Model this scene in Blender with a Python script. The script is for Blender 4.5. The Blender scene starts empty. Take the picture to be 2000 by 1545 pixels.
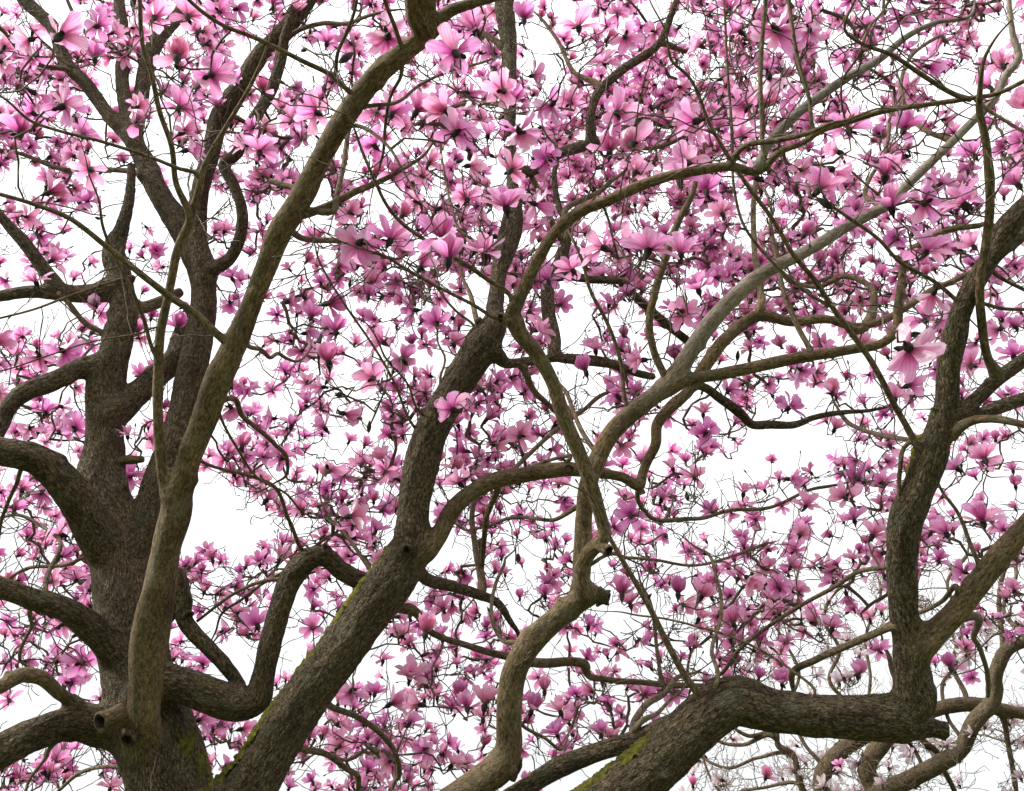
import bpy, math, random
import numpy as np
from mathutils import Vector, noise as mnoise

random.seed(7)
rng = np.random.default_rng(7)
scene = bpy.context.scene
C = scene.collection

# ------------------------------------------------------------------ camera
FPX = 1921.0                      # focal length in photograph pixels (2000 wide)
PITCH = math.radians(35)
CAM = np.array([0.0, 0.0, 1.6])
FWD = np.array([0, math.cos(PITCH), math.sin(PITCH)])
UPV = np.array([0, -math.sin(PITCH), math.cos(PITCH)])
RGT = np.array([1.0, 0, 0])
cd = bpy.data.cameras.new('camera')
cd.sensor_width = 36
cd.lens = FPX / 2000 * 36
cd.clip_end = 3000
cam = bpy.data.objects.new('camera', cd)
C.objects.link(cam)
cam.location = CAM
cam.rotation_euler = (math.radians(90) + PITCH, 0, 0)
scene.camera = cam

# ------------------------------------------------------------------ sky, sun, exposure
SKY = .82          # zenith radiance of the overcast sky
SUN_EL, SUN_AZ = math.radians(36), math.radians(-104)     # azimuth from +y, to the left
w = bpy.data.worlds.new('World')
scene.world = w
w.use_nodes = True
nt = w.node_tree
nt.nodes.clear()
wo = nt.nodes.new('ShaderNodeOutputWorld')
bg = nt.nodes.new('ShaderNodeBackground')
sky = nt.nodes.new('ShaderNodeTexSky')
sky.sky_type = 'NISHITA'
sky.sun_disc = False
sky.sun_elevation = SUN_EL
sky.sun_rotation = SUN_AZ
sc_ = nt.nodes.new('ShaderNodeMix'); sc_.data_type = 'RGBA'; sc_.blend_type = 'MULTIPLY'
sc_.inputs[0].default_value = 1
sc_.inputs[7].default_value = (.1, .1, .1, 1)
nt.links.new(sky.outputs[0], sc_.inputs[6])
tc = nt.nodes.new('ShaderNodeTexCoord')
nz = nt.nodes.new('ShaderNodeTexNoise')
nz.inputs['Scale'].default_value = 2.2
nz.inputs['Detail'].default_value = 5
nt.links.new(tc.outputs['Generated'], nz.inputs['Vector'])
rp = nt.nodes.new('ShaderNodeMapRange')
rp.inputs[1].default_value = .3; rp.inputs[2].default_value = .7
rp.inputs[3].default_value = SKY * .93; rp.inputs[4].default_value = SKY * 1.07
nt.links.new(nz.outputs['Fac'], rp.inputs[0])
cl = nt.nodes.new('ShaderNodeMix'); cl.data_type = 'RGBA'; cl.blend_type = 'MULTIPLY'
cl.inputs[0].default_value = 1
cl.inputs[6].default_value = (.985, .99, 1.0, 1)
sx_ = nt.nodes.new('ShaderNodeSeparateXYZ'); nt.links.new(tc.outputs['Generated'], sx_.inputs[0])
el = nt.nodes.new('ShaderNodeMapRange')                     # standard overcast sky: horizon darker than the zenith
el.inputs[1].default_value = 0; el.inputs[2].default_value = 1
el.inputs[3].default_value = .38; el.inputs[4].default_value = 1
nt.links.new(sx_.outputs['Z'], el.inputs[0])
ml = nt.nodes.new('ShaderNodeMath'); ml.operation = 'MULTIPLY'
nt.links.new(rp.outputs[0], ml.inputs[0]); nt.links.new(el.outputs[0], ml.inputs[1])
nt.links.new(ml.outputs[0], cl.inputs[7])
mx = nt.nodes.new('ShaderNodeMix'); mx.data_type = 'RGBA'
mx.inputs[0].default_value = .95                            # closed bright cloud cover
nt.links.new(sc_.outputs[2], mx.inputs[6])
nt.links.new(cl.outputs[2], mx.inputs[7])
nt.links.new(mx.outputs[2], bg.inputs['Color'])
nt.links.new(bg.outputs[0], wo.inputs[0])

sl = bpy.data.lights.new('sun', 'SUN')
sl.energy = 2.0
sl.angle = math.radians(18)
sl.color = (1, .97, .92)
so = bpy.data.objects.new('sun', sl)
C.objects.link(so)
sd = Vector((math.sin(SUN_AZ) * math.cos(SUN_EL), math.cos(SUN_AZ) * math.cos(SUN_EL), math.sin(SUN_EL)))
so.rotation_euler = sd.to_track_quat('Z', 'Y').to_euler()
sky.sun_rotation = math.atan2(sd.x, sd.y)

scene.view_settings.view_transform = 'Standard'
scene.view_settings.look = 'None'
scene.view_settings.exposure = 1.32
scene.view_settings.gamma = 1
scene.view_settings.use_curve_mapping = False
scene.render.engine = 'CYCLES'
scene.cycles.use_denoising = True
scene.cycles.max_bounces = 8
scene.cycles.diffuse_bounces = 5
scene.cycles.transmission_bounces = 8
scene.cycles.sample_clamp_indirect = 6

# ------------------------------------------------------------------ helpers
def P(x, y, d):
    return CAM + d * (FWD + (x - 1000) / FPX * RGT + (772.5 - y) / FPX * UPV)

def project(p):
    q = np.asarray(p) - CAM
    d = q @ FWD
    return np.stack([1000 + (q @ RGT) / d * FPX, 772.5 - (q @ UPV) / d * FPX, d], -1)

def unit(v):
    return v / (np.linalg.norm(v) + 1e-12)

def mk_mesh(name, V, Q, mats, midx=None, attrs=None):
    me = bpy.data.meshes.new(name)
    V = np.asarray(V, np.float32); Q = np.asarray(Q, np.int32)
    me.vertices.add(len(V)); me.vertices.foreach_set('co', V.ravel())
    me.loops.add(Q.size); me.loops.foreach_set('vertex_index', Q.ravel())
    me.polygons.add(len(Q))
    me.polygons.foreach_set('loop_start', np.arange(0, Q.size, 4, dtype=np.int32))
    me.polygons.foreach_set('use_smooth', np.ones(len(Q), bool))
    for m in mats: me.materials.append(m)
    if midx is not None:
        me.polygons.foreach_set('material_index', np.asarray(midx, np.int32))
    for k, a in (attrs or {}).items():
        a = np.asarray(a, np.float32)
        at = me.attributes.new(k, 'FLOAT_VECTOR' if a.ndim == 2 else 'FLOAT', 'POINT')
        at.data.foreach_set('vector' if a.ndim == 2 else 'value', a.ravel())
    me.update(calc_edges=True)
    return me

def add(name, me, parent=None):
    o = bpy.data.objects.new(name, me)
    C.objects.link(o)
    if parent is not None: o.parent = parent
    return o

def frames(pts):
    T = np.gradient(pts, axis=0)
    T /= np.linalg.norm(T, axis=1)[:, None] + 1e-12
    N = np.zeros_like(T)
    a = np.array([0, 0, 1.0]) if abs(T[0][2]) < .9 else np.array([1.0, 0, 0])
    n = unit(a - T[0] * (a @ T[0]))
    for i in range(len(T)):
        n = unit(n - T[i] * (n @ T[i]))
        N[i] = n
    return T, N, np.cross(T, N)

def ringquads(n, k, off=0):
    i = np.arange(n - 1)[:, None] * k; j = np.arange(k)[None, :]; j2 = (j + 1) % k
    return np.stack([i + j, i + j2, i + k + j2, i + k + j], -1).reshape(-1, 4) + off

# ------------------------------------------------------------------ materials
def new_mat(name):
    m = bpy.data.materials.new(name); m.use_nodes = True
    t = m.node_tree
    return m, t, t.nodes['Principled BSDF'], t.nodes['Material Output']

def N_(t, typ, **kw):
    n = t.nodes.new('ShaderNode' + typ)
    for k, v in kw.items():
        if k.startswith('i_'):
            n.inputs[k[2:].replace('_', ' ')].default_value = v
        else: setattr(n, k, v)
    return n

def ramp(t, fac, stops):
    r = t.nodes.new('ShaderNodeValToRGB')
    e = r.color_ramp.elements
    while len(e) < len(stops): e.new(.5)
    for q, (p, c) in zip(e, stops):
        q.position = p; q.color = (*c, 1) if len(c) == 3 else c
    t.links.new(fac, r.inputs[0])
    return r.outputs[0]

def mixc(t, fac, a, b, mode='MIX'):
    m = t.nodes.new('ShaderNodeMix'); m.data_type = 'RGBA'; m.blend_type = mode
    for s, v in ((0, fac), (6, a), (7, b)):
        if isinstance(v, bpy.types.NodeSocket): t.links.new(v, m.inputs[s])
        elif s == 0: m.inputs[0].default_value = v
        else: m.inputs[s].default_value = (*v, 1)
    return m.outputs[2]

def bark(name, dark, mid, light, furrow=1.0, lichen=.5, mossy=0.0, rings=0.0, grey=None, aged=None):
    m, t, b, o = new_mat(name)
    ag = N_(t, 'Attribute', attribute_name='age').outputs['Fac']
    def lerp(a_, b_):
        if aged is None: return None
        q = N_(t, 'MapRange'); q.inputs[3].default_value = a_; q.inputs[4].default_value = b_
        t.links.new(ag, q.inputs[0]); return q.outputs[0]
    def drive(sock, a_, b_):
        l_ = lerp(a_, b_)
        if l_ is not None: t.links.new(l_, sock)
    at = N_(t, 'Attribute', attribute_name='bk')
    geo = N_(t, 'NewGeometry')
    oi = N_(t, 'ObjectInfo')
    ad = N_(t, 'VectorMath', operation='ADD')
    rv = N_(t, 'CombineXYZ')
    mu = N_(t, 'Math', operation='MULTIPLY'); mu.inputs[1].default_value = 37.0
    t.links.new(oi.outputs['Random'], mu.inputs[0]); t.links.new(mu.outputs[0], rv.inputs[2])
    t.links.new(at.outputs['Vector'], ad.inputs[0]); t.links.new(rv.outputs[0], ad.inputs[1])
    def mapped(s):
        mp = N_(t, 'Mapping'); mp.inputs['Scale'].default_value = s
        t.links.new(ad.outputs[0], mp.inputs['Vector']); return mp.outputs[0]
    # long furrows
    n1 = N_(t, 'TexNoise', i_Scale=1.0, i_Detail=6.0, i_Roughness=.65, i_Distortion=.6)
    t.links.new(mapped((95, 95, 40)), n1.inputs['Vector'])
    vc = N_(t, 'TexVoronoi', feature='DISTANCE_TO_EDGE', i_Scale=1.0)
    dn = N_(t, 'TexNoise', i_Scale=1.0, i_Detail=3.0); t.links.new(mapped((60, 60, 30)), dn.inputs['Vector'])
    dm = N_(t, 'VectorMath', operation='MULTIPLY_ADD'); dm.inputs[1].default_value = (1.3, 1.3, 1.3)
    t.links.new(dn.outputs['Color'], dm.inputs[0]); t.links.new(mapped((66, 66, 26)), dm.inputs[2])
    t.links.new(dm.outputs[0], vc.inputs['Vector'])
    crack = ramp(t, vc.outputs['Distance'], [(.0, (0, 0, 0)), (.16, (1, 1, 1))])
    # broad blotches
    n2 = N_(t, 'TexNoise', i_Scale=1.0, i_Detail=4.0, i_Roughness=.6)
    t.links.new(mapped((7, 7, 4)), n2.inputs['Vector'])
    # fine grain
    n3 = N_(t, 'TexNoise', i_Scale=1.0, i_Detail=3.0)
    t.links.new(mapped((210, 210, 120)), n3.inputs['Vector'])
    col = ramp(t, n1.outputs['Fac'], [(.38, dark), (.50, mid), (.62, light)])
    if aged:
        col = mixc(t, ag, col, ramp(t, n1.outputs['Fac'], [(.38, aged[0]), (.50, aged[1]), (.62, aged[2])]))
    blot = ramp(t, n2.outputs['Fac'], [(.32, (.58, .50, .42)), (.5, (1, 1, 1)), (.7, (1.28, 1.22, 1.08))])
    col = mixc(t, 1.0, col, blot, 'MULTIPLY')
    cf = lerp(.2, .5)
    col = mixc(t, min(.85, .6 * furrow) if cf is None else cf, col, mixc(t, crack, (.40, .38, .34), (1.1, 1.1, 1.1)), 'MULTIPLY')
    gr = ramp(t, n3.outputs['Fac'], [(.35, (.75, .75, .75)), (.65, (1.2, 1.2, 1.2))])
    col = mixc(t, .7, col, gr, 'MULTIPLY')
    if grey:
        sz = N_(t, 'SeparateXYZ'); t.links.new(at.outputs['Vector'], sz.inputs[0])
        mr = N_(t, 'MapRange'); mr.inputs[1].default_value = grey[0]; mr.inputs[2].default_value = grey[1]
        t.links.new(sz.outputs['Z'], mr.inputs[0])
        gc = ramp(t, n1.outputs['Fac'], [(.38, (.17, .142, .112)), (.5, (.28, .24, .195)), (.62, (.37, .325, .27))])
        col = mixc(t, mr.outputs[0], col, mixc(t, 1.0, gc, blot, 'MULTIPLY'))
    # grey-green lichen crusts and specks
    n4 = N_(t, 'TexNoise', i_Scale=1.0, i_Detail=7.0, i_Roughness=.7, i_Distortion=.4)
    t.links.new(mapped((11, 11, 7)), n4.inputs['Vector'])
    lf = ramp(t, n4.outputs['Fac'], [(.57 - .06 * lichen, (0, 0, 0)), (.66, (lichen * .8,) * 3)])
    n5 = N_(t, 'TexNoise', i_Scale=1.0, i_Detail=2.0)
    t.links.new(mapped((5, 5, 3)), n5.inputs['Vector'])
    lc = ramp(t, n5.outputs['Fac'], [(.38, (.038, .066, .046)), (.5, (.085, .10, .05)), (.66, (.215, .21, .155))])
    col = mixc(t, lf, col, lc)
    v6 = N_(t, 'TexVoronoi', i_Scale=1.0)
    t.links.new(mapped((38, 38, 30)), v6.inputs['Vector'])
    sp = ramp(t, v6.outputs['Distance'], [(.08, (.28 * lichen,) * 3), (.2, (0, 0, 0))])
    col = mixc(t, sp, col, (.3, .29, .24))
    if mossy > 0:
        sx = N_(t, 'SeparateXYZ'); t.links.new(geo.outputs['Normal'], sx.inputs[0])
        a1 = N_(t, 'Math', operation='MULTIPLY_ADD'); a1.inputs[1].default_value = 1.1; a1.inputs[2].default_value = -.72
        t.links.new(n4.outputs['Fac'], a1.inputs[0])
        a2 = N_(t, 'Math', operation='MULTIPLY_ADD'); a2.inputs[1].default_value = .45
        t.links.new(sx.outputs['Z'], a2.inputs[0]); t.links.new(a1.outputs[0], a2.inputs[2])
        mf = ramp(t, a2.outputs[0], [(.12, (0, 0, 0)), (.34, (mossy,) * 3)])
        if aged: mf = mixc(t, 1.0, mf, ramp(t, ag, [(0, (.15,) * 3), (1, (1,) * 3)]), 'MULTIPLY')
        mc = ramp(t, n3.outputs['Fac'], [(.3, (.03, .042, .006)), (.7, (.13, .135, .02))])
        col = mixc(t, mf, col, mc)
    t.links.new(col, b.inputs['Base Color'])
    b.inputs['Roughness'].default_value = .82
    b.inputs['Specular IOR Level'].default_value = .25
    bp = N_(t, 'Bump', i_Strength=min(1, .5 + .5 * furrow), i_Distance=.022 * furrow)
    drive(bp.inputs['Strength'], .4, 1.0)
    t.links.new(n1.outputs['Fac'], bp.inputs['Height'])
    bpc = N_(t, 'Bump', i_Strength=min(1, .75 * furrow), i_Distance=.008)
    drive(bpc.inputs['Strength'], .3, 1.0)
    t.links.new(crack, bpc.inputs['Height']); t.links.new(bp.outputs[0], bpc.inputs['Normal'])
    bp = bpc
    bp2 = N_(t, 'Bump', i_Strength=.35, i_Distance=.003)
    t.links.new(n3.outputs['Fac'], bp2.inputs['Height']); t.links.new(bp.outputs[0], bp2.inputs['Normal'])
    last = bp2
    if rings > 0:
        wv = N_(t, 'TexWave', wave_type='BANDS', bands_direction='Z', i_Scale=4.5, i_Distortion=3.0, i_Detail=3.0)
        t.links.new(ad.outputs[0], wv.inputs['Vector'])
        bp3 = N_(t, 'Bump', i_Strength=rings, i_Distance=.003)
        drive(bp3.inputs['Strength'], rings, 0)
        t.links.new(wv.outputs['Fac'], bp3.inputs['Height']); t.links.new(bp2.outputs[0], bp3.inputs['Normal'])
        last = bp3
    t.links.new(last.outputs[0], b.inputs['Normal'])
    return m

AGED = ((.050, .037, .022), (.145, .108, .064), (.275, .218, .138))
YNG = ((.070, .048, .026), (.165, .118, .065), (.27, .203, .120))
M_BARK = bark('magnolia_bark', *YNG, 1.2, .75, .75, .4, None, AGED)
M_OLD, M_YOUNG = ('bark', 1.0), ('bark', 0.0)
M_GREY = bark('grey_smooth_bark', (.12, .105, .085), (.22, .195, .165), (.30, .27, .235), .3, .35, 0, .3)
M_THIN = bark('thin_branch_bark', (.055, .040, .023), (.14, .104, .06), (.235, .182, .112), .3, .4, 0, .25)
M_FADE = bark('magnolia_bark_fading_grey', *YNG, 1.0, .5, .3, .4, (1.0, 1.7), AGED)
M_PALEBARK = bark('far_tan_bark', (.05, .037, .022), (.125, .094, .055), (.205, .16, .10), .6, .6, .3)

def plain(name, c1, c2, scale=30, rough=.8):
    m, t, b, o = new_mat(name)
    g = N_(t, 'TexCoord')
    n = N_(t, 'TexNoise', i_Scale=scale, i_Detail=4.0)
    t.links.new(g.outputs['Object'], n.inputs['Vector'])
    t.links.new(ramp(t, n.outputs['Fac'], [(.35, c1), (.65, c2)]), b.inputs['Base Color'])
    b.inputs['Roughness'].default_value = rough
    b.inputs['Specular IOR Level'].default_value = .2
    bp = N_(t, 'Bump', i_Strength=.5, i_Distance=.003)
    t.links.new(n.outputs['Fac'], bp.inputs['Height']); t.links.new(bp.outputs[0], b.inputs['Normal'])
    return m

M_TWIG = plain('twig_bark', (.075, .058, .045), (.18, .143, .105), 9)
M_PALETWIG = plain('far_twig_bark', (.10, .08, .05), (.24, .195, .12), 9)
M_CALYX = plain('bud_scale', (.018, .014, .014), (.06, .048, .042), 60)
M_STAMEN = plain('stamens', (.09, .012, .045), (.26, .05, .14), 120)
M_CUT = plain('cut_wood', (.015, .010, .006), (.07, .045, .025), 30)
M_MOSS = plain('moss_growth', (.05, .05, .010), (.165, .155, .022), 42, .95)
M_GRASS = plain('lawn', (.05, .075, .02), (.11, .12, .05), .8, .9)

def petal_mat(name, base, mid, tip, tr_gain, mixf):
    m, t, b, o = new_mat(name)
    t.nodes.remove(b)
    av = N_(t, 'Attribute', attribute_name='pt')
    at = N_(t, 'SeparateXYZ'); t.links.new(av.outputs['Vector'], at.inputs[0])
    ti = N_(t, 'Attribute', attribute_name='tint')
    oi = N_(t, 'ObjectInfo')
    s = N_(t, 'Math', operation='ADD'); t.links.new(ti.outputs['Fac'], s.inputs[0]); t.links.new(oi.outputs['Random'], s.inputs[1])
    fr = N_(t, 'Math', operation='FRACT'); t.links.new(s.outputs[0], fr.inputs[0])
    tx = N_(t, 'TexCoord')
    nz = N_(t, 'TexNoise', i_Scale=38.0, i_Detail=3.0)
    t.links.new(tx.outputs['Object'], nz.inputs['Vector'])
    na = N_(t, 'Math', operation='MULTIPLY_ADD'); na.inputs[1].default_value = .22; na.inputs[2].default_value = -.11
    t.links.new(nz.outputs['Fac'], na.inputs[0])
    pa = N_(t, 'Math', operation='ADD'); t.links.new(at.outputs['X'], pa.inputs[0]); t.links.new(na.outputs[0], pa.inputs[1])
    c = ramp(t, pa.outputs[0], [(.0, base), (.42, mid), (.95, tip)])
    vm = N_(t, 'VectorMath', operation='MULTIPLY'); vm.inputs[1].default_value = (1.6, 7.0, 5.0)
    t.links.new(av.outputs['Vector'], vm.inputs[0])
    vn = N_(t, 'TexNoise', i_Scale=1.0, i_Detail=2.0); t.links.new(vm.outputs[0], vn.inputs['Vector'])
    c = mixc(t, 1.0, c, ramp(t, vn.outputs['Fac'], [(.36, (.86, .66, .80)), (.52, (1, 1, 1)), (.68, (1.06, 1.14, 1.08))]), 'MULTIPLY')
    hs = N_(t, 'HueSaturation')
    hr = N_(t, 'MapRange'); hr.inputs[3].default_value = .478; hr.inputs[4].default_value = .517
    vr = N_(t, 'MapRange'); vr.inputs[3].default_value = .86; vr.inputs[4].default_value = 1.06
    sr = N_(t, 'MapRange'); sr.inputs[3].default_value = 1.15; sr.inputs[4].default_value = .88
    for q in (hr, vr, sr): t.links.new(fr.outputs[0], q.inputs[0])
    t.links.new(hr.outputs[0], hs.inputs['Hue']); t.links.new(vr.outputs[0], hs.inputs['Value']); t.links.new(sr.outputs[0], hs.inputs['Saturation'])
    t.links.new(c, hs.inputs['Color'])
    df = N_(t, 'BsdfDiffuse'); t.links.new(hs.outputs[0], df.inputs['Color'])
    tr = N_(t, 'BsdfTranslucent')
    t.links.new(mixc(t, 1.0, hs.outputs[0], tr_gain, 'MULTIPLY'), tr.inputs['Color'])
    mxs = N_(t, 'MixShader'); mxs.inputs[0].default_value = mixf
    t.links.new(df.outputs[0], mxs.inputs[1]); t.links.new(tr.outputs[0], mxs.inputs[2])
    gl = N_(t, 'BsdfGlossy', i_Roughness=.45)
    fz = N_(t, 'Fresnel', i_IOR=1.35)
    fm = N_(t, 'Math', operation='MULTIPLY'); fm.inputs[1].default_value = .22; t.links.new(fz.outputs[0], fm.inputs[0])
    m2 = N_(t, 'MixShader'); t.links.new(fm.outputs[0], m2.inputs[0])
    t.links.new(mxs.outputs[0], m2.inputs[1]); t.links.new(gl.outputs[0], m2.inputs[2])
    t.links.new(m2.outputs[0], o.inputs['Surface'])
    return m

M_PETAL = petal_mat('pink_petal', (.52, .05, .25), (.92, .39, .66), (.95, .60, .82), (1.0, .95, .98), .76)
M_PALEPETAL = petal_mat('pale_petal', (.50, .22, .30), (.82, .72, .75), (.88, .82, .84), (1, 1, 1), .55)

# ------------------------------------------------------------------ ground
gme = bpy.data.meshes.new('ground')
gme.from_pydata([(-900, -900, 0), (900, -900, 0), (900, 900, 0), (-900, 900, 0)], [], [(0, 1, 2, 3)])
gme.materials.append(M_GRASS)
g = add('ground', gme); g['kind'] = 'structure'; g['label'] = 'flat lawn under the trees'

# ------------------------------------------------------------------ branches (traced; base to tip)
# id: (tree, parent, material, [(x, y, width, depth or None), ...]); 'w' nodes are world points (x, y, z, radius)
BR = {}
ORDER = []
def br(i, parent, nodes, dend=None, mat=None, d0=None, tree=0):
    BR[i] = dict(parent=parent, nodes=nodes, dend=dend, mat=mat, d0=d0, tree=tree)
    ORDER.append(i)

def thin(i, parent, w0, w1, xy, dend=None, d0=None, tree=0, mat=None):
    n = len(xy) // 2
    br(i, parent, [(xy[2 * k], xy[2 * k + 1], w0 + (w1 - w0) * k / max(1, n - 1)) for k in range(n)], dend, mat, d0, tree)

br('A', None, [('w', -1.36, 5.25, -.15, .62), ('w', -1.37, 5.25, .15, .50), ('w', -1.40, 5.25, .9, .42), ('w', -1.45, 5.25, 1.7, .38),
   (372, 1680, 235, 4.95), (335, 1575, 165, 5.1), (312, 1480, 160), (282, 1400, 160), (268, 1310, 135), (250, 1200, 124), (238, 1110, 112),
   (208, 1010, 112), (195, 940, 93), (202, 860, 76), (208, 745, 68), (228, 675, 59), (243, 605, 51), (238, 552, 49), (225, 490, 42),
   (242, 437, 26), (254, 385, 20), (257, 320, 16)], 6.6, M_OLD)
br('F', 'A', [(290, 1480, 62, 5.15), (280, 1430, 66, 5.06), (278, 1388, 64, 4.97), (282, 1346, 64), (296, 1247, 72), (313, 1159, 66), (328, 1070, 57), (345, 1000, 62), (350, 965, 56),
   (373, 885, 49), (401, 815, 52), (427, 745, 54), (460, 675, 49), (487, 605, 41), (513, 535, 43), (545, 455, 49), (590, 385, 48), (625, 315, 42),
   (664, 240, 44), (737, 147, 42), (797, 98, 41), (838, 66, 39), (872, 25, 26), (923, 6, 20), (975, -8, 15), (1010, -25, 12)], 4.1, M_YOUNG)
br('M', 'A', [(400, 1640, 124, 4.9), (440, 1598, 112), (494, 1529, 101), (600, 1370, 89), (700, 1225, 87), (785, 1105, 87), (806, 1060, 74), (808, 1015, 63), (823, 920, 67),
   (842, 850, 66), (880, 775, 61), (928, 700, 65), (958, 650, 63), (968, 628, 42)], 5.5, M_OLD)
br('S', 'A', [(420, 1900, 104, 4.7), (560, 1790, 86), (760, 1650, 68), (870, 1570, 59), (932, 1529, 57), (978, 1494, 63), (995, 1460, 55), (996, 1423, 51), (997, 1353, 51), (1006, 1307, 48),
   (1031, 1261, 49), (1073, 1219, 48), (1119, 1183, 48), (1150, 1160, 48), (1174, 1166, 38)], 4.6, M_YOUNG)
br('RL', 'A', [(400, 2100, 150, 4.4), (560, 1990, 135), (780, 1835, 122), (1000, 1695, 112), (1120, 1615, 106), (1215, 1545, 102), (1300, 1475, 97), (1370, 1408, 94), (1420, 1373, 92), (1500, 1385, 86),
   (1590, 1392, 80), (1680, 1396, 84), (1755, 1400, 92), (1800, 1414, 62), (1822, 1420, 30)], 4.5, M_OLD)
br('R0', 'A', [(405, 2000, 70, 4.6), (600, 1830, 52), (850, 1640, 42), (950, 1582, 38), (1017, 1543, 37), (1109, 1494, 38), (1179, 1466, 38), (1267, 1432, 38), (1330, 1402, 36), (1390, 1390, 30)], 4.75, M_OLD)
br('RT', 'RL', [(1785, 1380, 70), (1783, 1340, 66), (1780, 1295, 70), (1775, 1250, 66), (1764, 1205, 56), (1758, 1141, 56), (1761, 1070, 58), (1773, 1005, 64), (1797, 950, 60), (1820, 885, 62),
   (1837, 838, 54), (1848, 797, 47), (1854, 727, 45), (1867, 657, 45), (1879, 608, 41), (1902, 559, 40), (1932, 510, 44), (1965, 455, 46), (2000, 415, 44), (2060, 355, 36)], 4.2, M_OLD)
br('RF', 'RT', [(1795, 1265, 55), (1820, 1243, 48), (1850, 1215, 45), (1900, 1152, 45), (1953, 1085, 45), (2000, 1033, 42), (2070, 950, 36)], 4.3, M_YOUNG)
br('C', 'S', [(1146, 1166, 43), (1137, 1146, 36, 4.55), (1133, 1122, 32), (1137, 1098, 30), (1151, 1076, 30), (1170, 1060, 29), (1180, 1045, 28), (1174, 1015, 27), (1157, 955, 29), (1133, 885, 30), (1101, 815, 30), (1073, 738, 29), (1045, 689, 31), (1010, 642, 33),
   (1000, 615, 33), (1008, 590, 29), (1023, 560, 27), (1045, 515, 25), (1084, 455, 24), (1129, 416, 24), (1192, 388, 23), (1262, 357, 21), (1308, 343, 20), (1370, 331, 19), (1429, 325, 18), (1482, 335, 17), (1524, 297, 13), (1566, 280, 12),
   (1604, 255, 12), (1650, 241, 11), (1720, 220, 11), (1825, 203, 10), (1895, 192, 10), (1947, 182, 9), (2000, 157, 9), (2060, 130, 8)], 3.9, M_YOUNG)
br('B1', 'S', [(1115, 1190, 36, 4.72), (1134, 1140, 36), (1138, 1085, 36), (1139, 1010, 34), (1147, 950, 36), (1168, 895, 36), (1196, 843, 38), (1238, 804, 38), (1280, 773, 39), (1318, 735, 38),
   (1345, 696, 35), (1380, 640, 33), (1422, 591, 31), (1468, 549, 30), (1517, 517, 27), (1552, 500, 25), (1597, 476, 24), (1650, 444, 23), (1702, 416, 22), (1730, 402, 20), (1772, 360, 20),
   (1818, 315, 18), (1860, 276, 17), (1902, 234, 16), (1940, 196, 15), (1965, 147, 15), (1990, 113, 15), (1979, 70, 12), (1972, 17, 10), (1968, -40, 8)], 5.1, M_FADE)
br('B2', 'B1', [(1290, 768, 30), (1312, 757, 28), (1335, 745, 26), (1405, 731, 25), (1492, 713, 25),
   (1580, 696, 23), (1667, 682, 20), (1730, 666, 19), (1748, 650, 20), (1755, 598, 19), (1762, 545, 16), (1769, 507, 15), (1807, 472, 14), (1846, 451, 13), (1909, 441, 11)], 5.0, M_YOUNG)
br('K', 'A', [(300, 1335, 70, 5.15), (345, 1335, 62), (406, 1355, 64), (470, 1374, 64), (500, 1365, 56), (512, 1330, 46), (526, 1265, 42), (547, 1190, 42), (575, 1122, 45), (600, 1094, 44), (628, 1086, 40), (670, 1116, 37), (720, 1140, 38), (775, 1150, 34)], 5.45, M_OLD)
br('H2', 'M', [(820, 1085, 42), (848, 1055, 37), (888, 990, 35), (937, 951, 32), (965, 938, 32), (1035, 924, 31), (1105, 917, 29), (1175, 924, 21), (1217, 932, 20), (1250, 948, 22), (1255, 925, 20), (1262, 905, 20), (1280, 867, 21), (1282, 832, 22), (1304, 801, 24),
   (1340, 768, 26), (1380, 710, 26), (1415, 664, 25), (1450, 633, 25), (1478, 616, 25), (1545, 629, 20), (1615, 622, 18), (1667, 636, 15), (1737, 619, 15), (1772, 598, 14), (1818, 566, 13), (1860, 549, 12), (1902, 531, 10)], 5.9, M_YOUNG)
br('D', 'A', [(240, 1110, 70), (258, 1075, 64), (285, 1010, 62), (315, 920, 52), (350, 820, 57), (375, 730, 58), (393, 640, 53), (398, 570, 50), (378, 495, 53), (345, 430, 48), (312, 380, 43), (283, 320, 40), (259, 275, 36), (224, 238, 28), (168, 165, 26), (130, 126, 26),
   (105, 56, 26), (60, 12, 26), (30, -20, 22)], 7.3, M_OLD)
br('L1', 'A', [(225, 1090, 72), (178, 1025, 68), (125, 945, 67), (65, 890, 59), (0, 882, 54), (-90, 890, 47)], 5.2, M_OLD)
br('L2', 'A', [(205, 712, 42), (182, 713, 38), (140, 726, 37), (95, 750, 38), (52, 768, 36), (22, 795, 34), (4, 830, 32), (-20, 880, 30)], 5.6, M_OLD)
br('L3', 'A', [(235, 560, 46), (195, 570, 38), (140, 574, 34), (60, 570, 25), (0, 578, 22), (-70, 585, 18)], 6.3, M_OLD)
br('L3b', 'L3', [(120, 566, 30), (100, 545, 30), (70, 504, 28), (45, 470, 26), (21, 445, 22), (-20, 400, 16)], 6.3, M_OLD)
br('A2', 'A', [(212, 815, 60), (235, 800, 50), (266, 766, 46), (301, 735, 45), (343, 696, 44), (355, 655, 38), (372, 610, 34)], 6.6, M_OLD)
br('L4', 'A', [(250, 1310, 66), (219, 1268, 60), (176, 1226, 54), (123, 1190, 46), (53, 1166, 41), (0, 1146, 40), (-80, 1120, 36)], 4.9, M_OLD)
br('L5', 'A', [(260, 1430, 70), (211, 1420, 68), (141, 1409, 64), (70, 1430, 64), (0, 1468, 66), (-90, 1520, 62)], 4.7, M_OLD)
br('L6', 'A', [(225, 1405, 36), (185, 1393, 30), (159, 1383, 28), (116, 1356, 27), (75, 1322, 30), (46, 1318, 30), (0, 1342, 28), (-70, 1360, 24)], 4.6, M_YOUNG)
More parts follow.
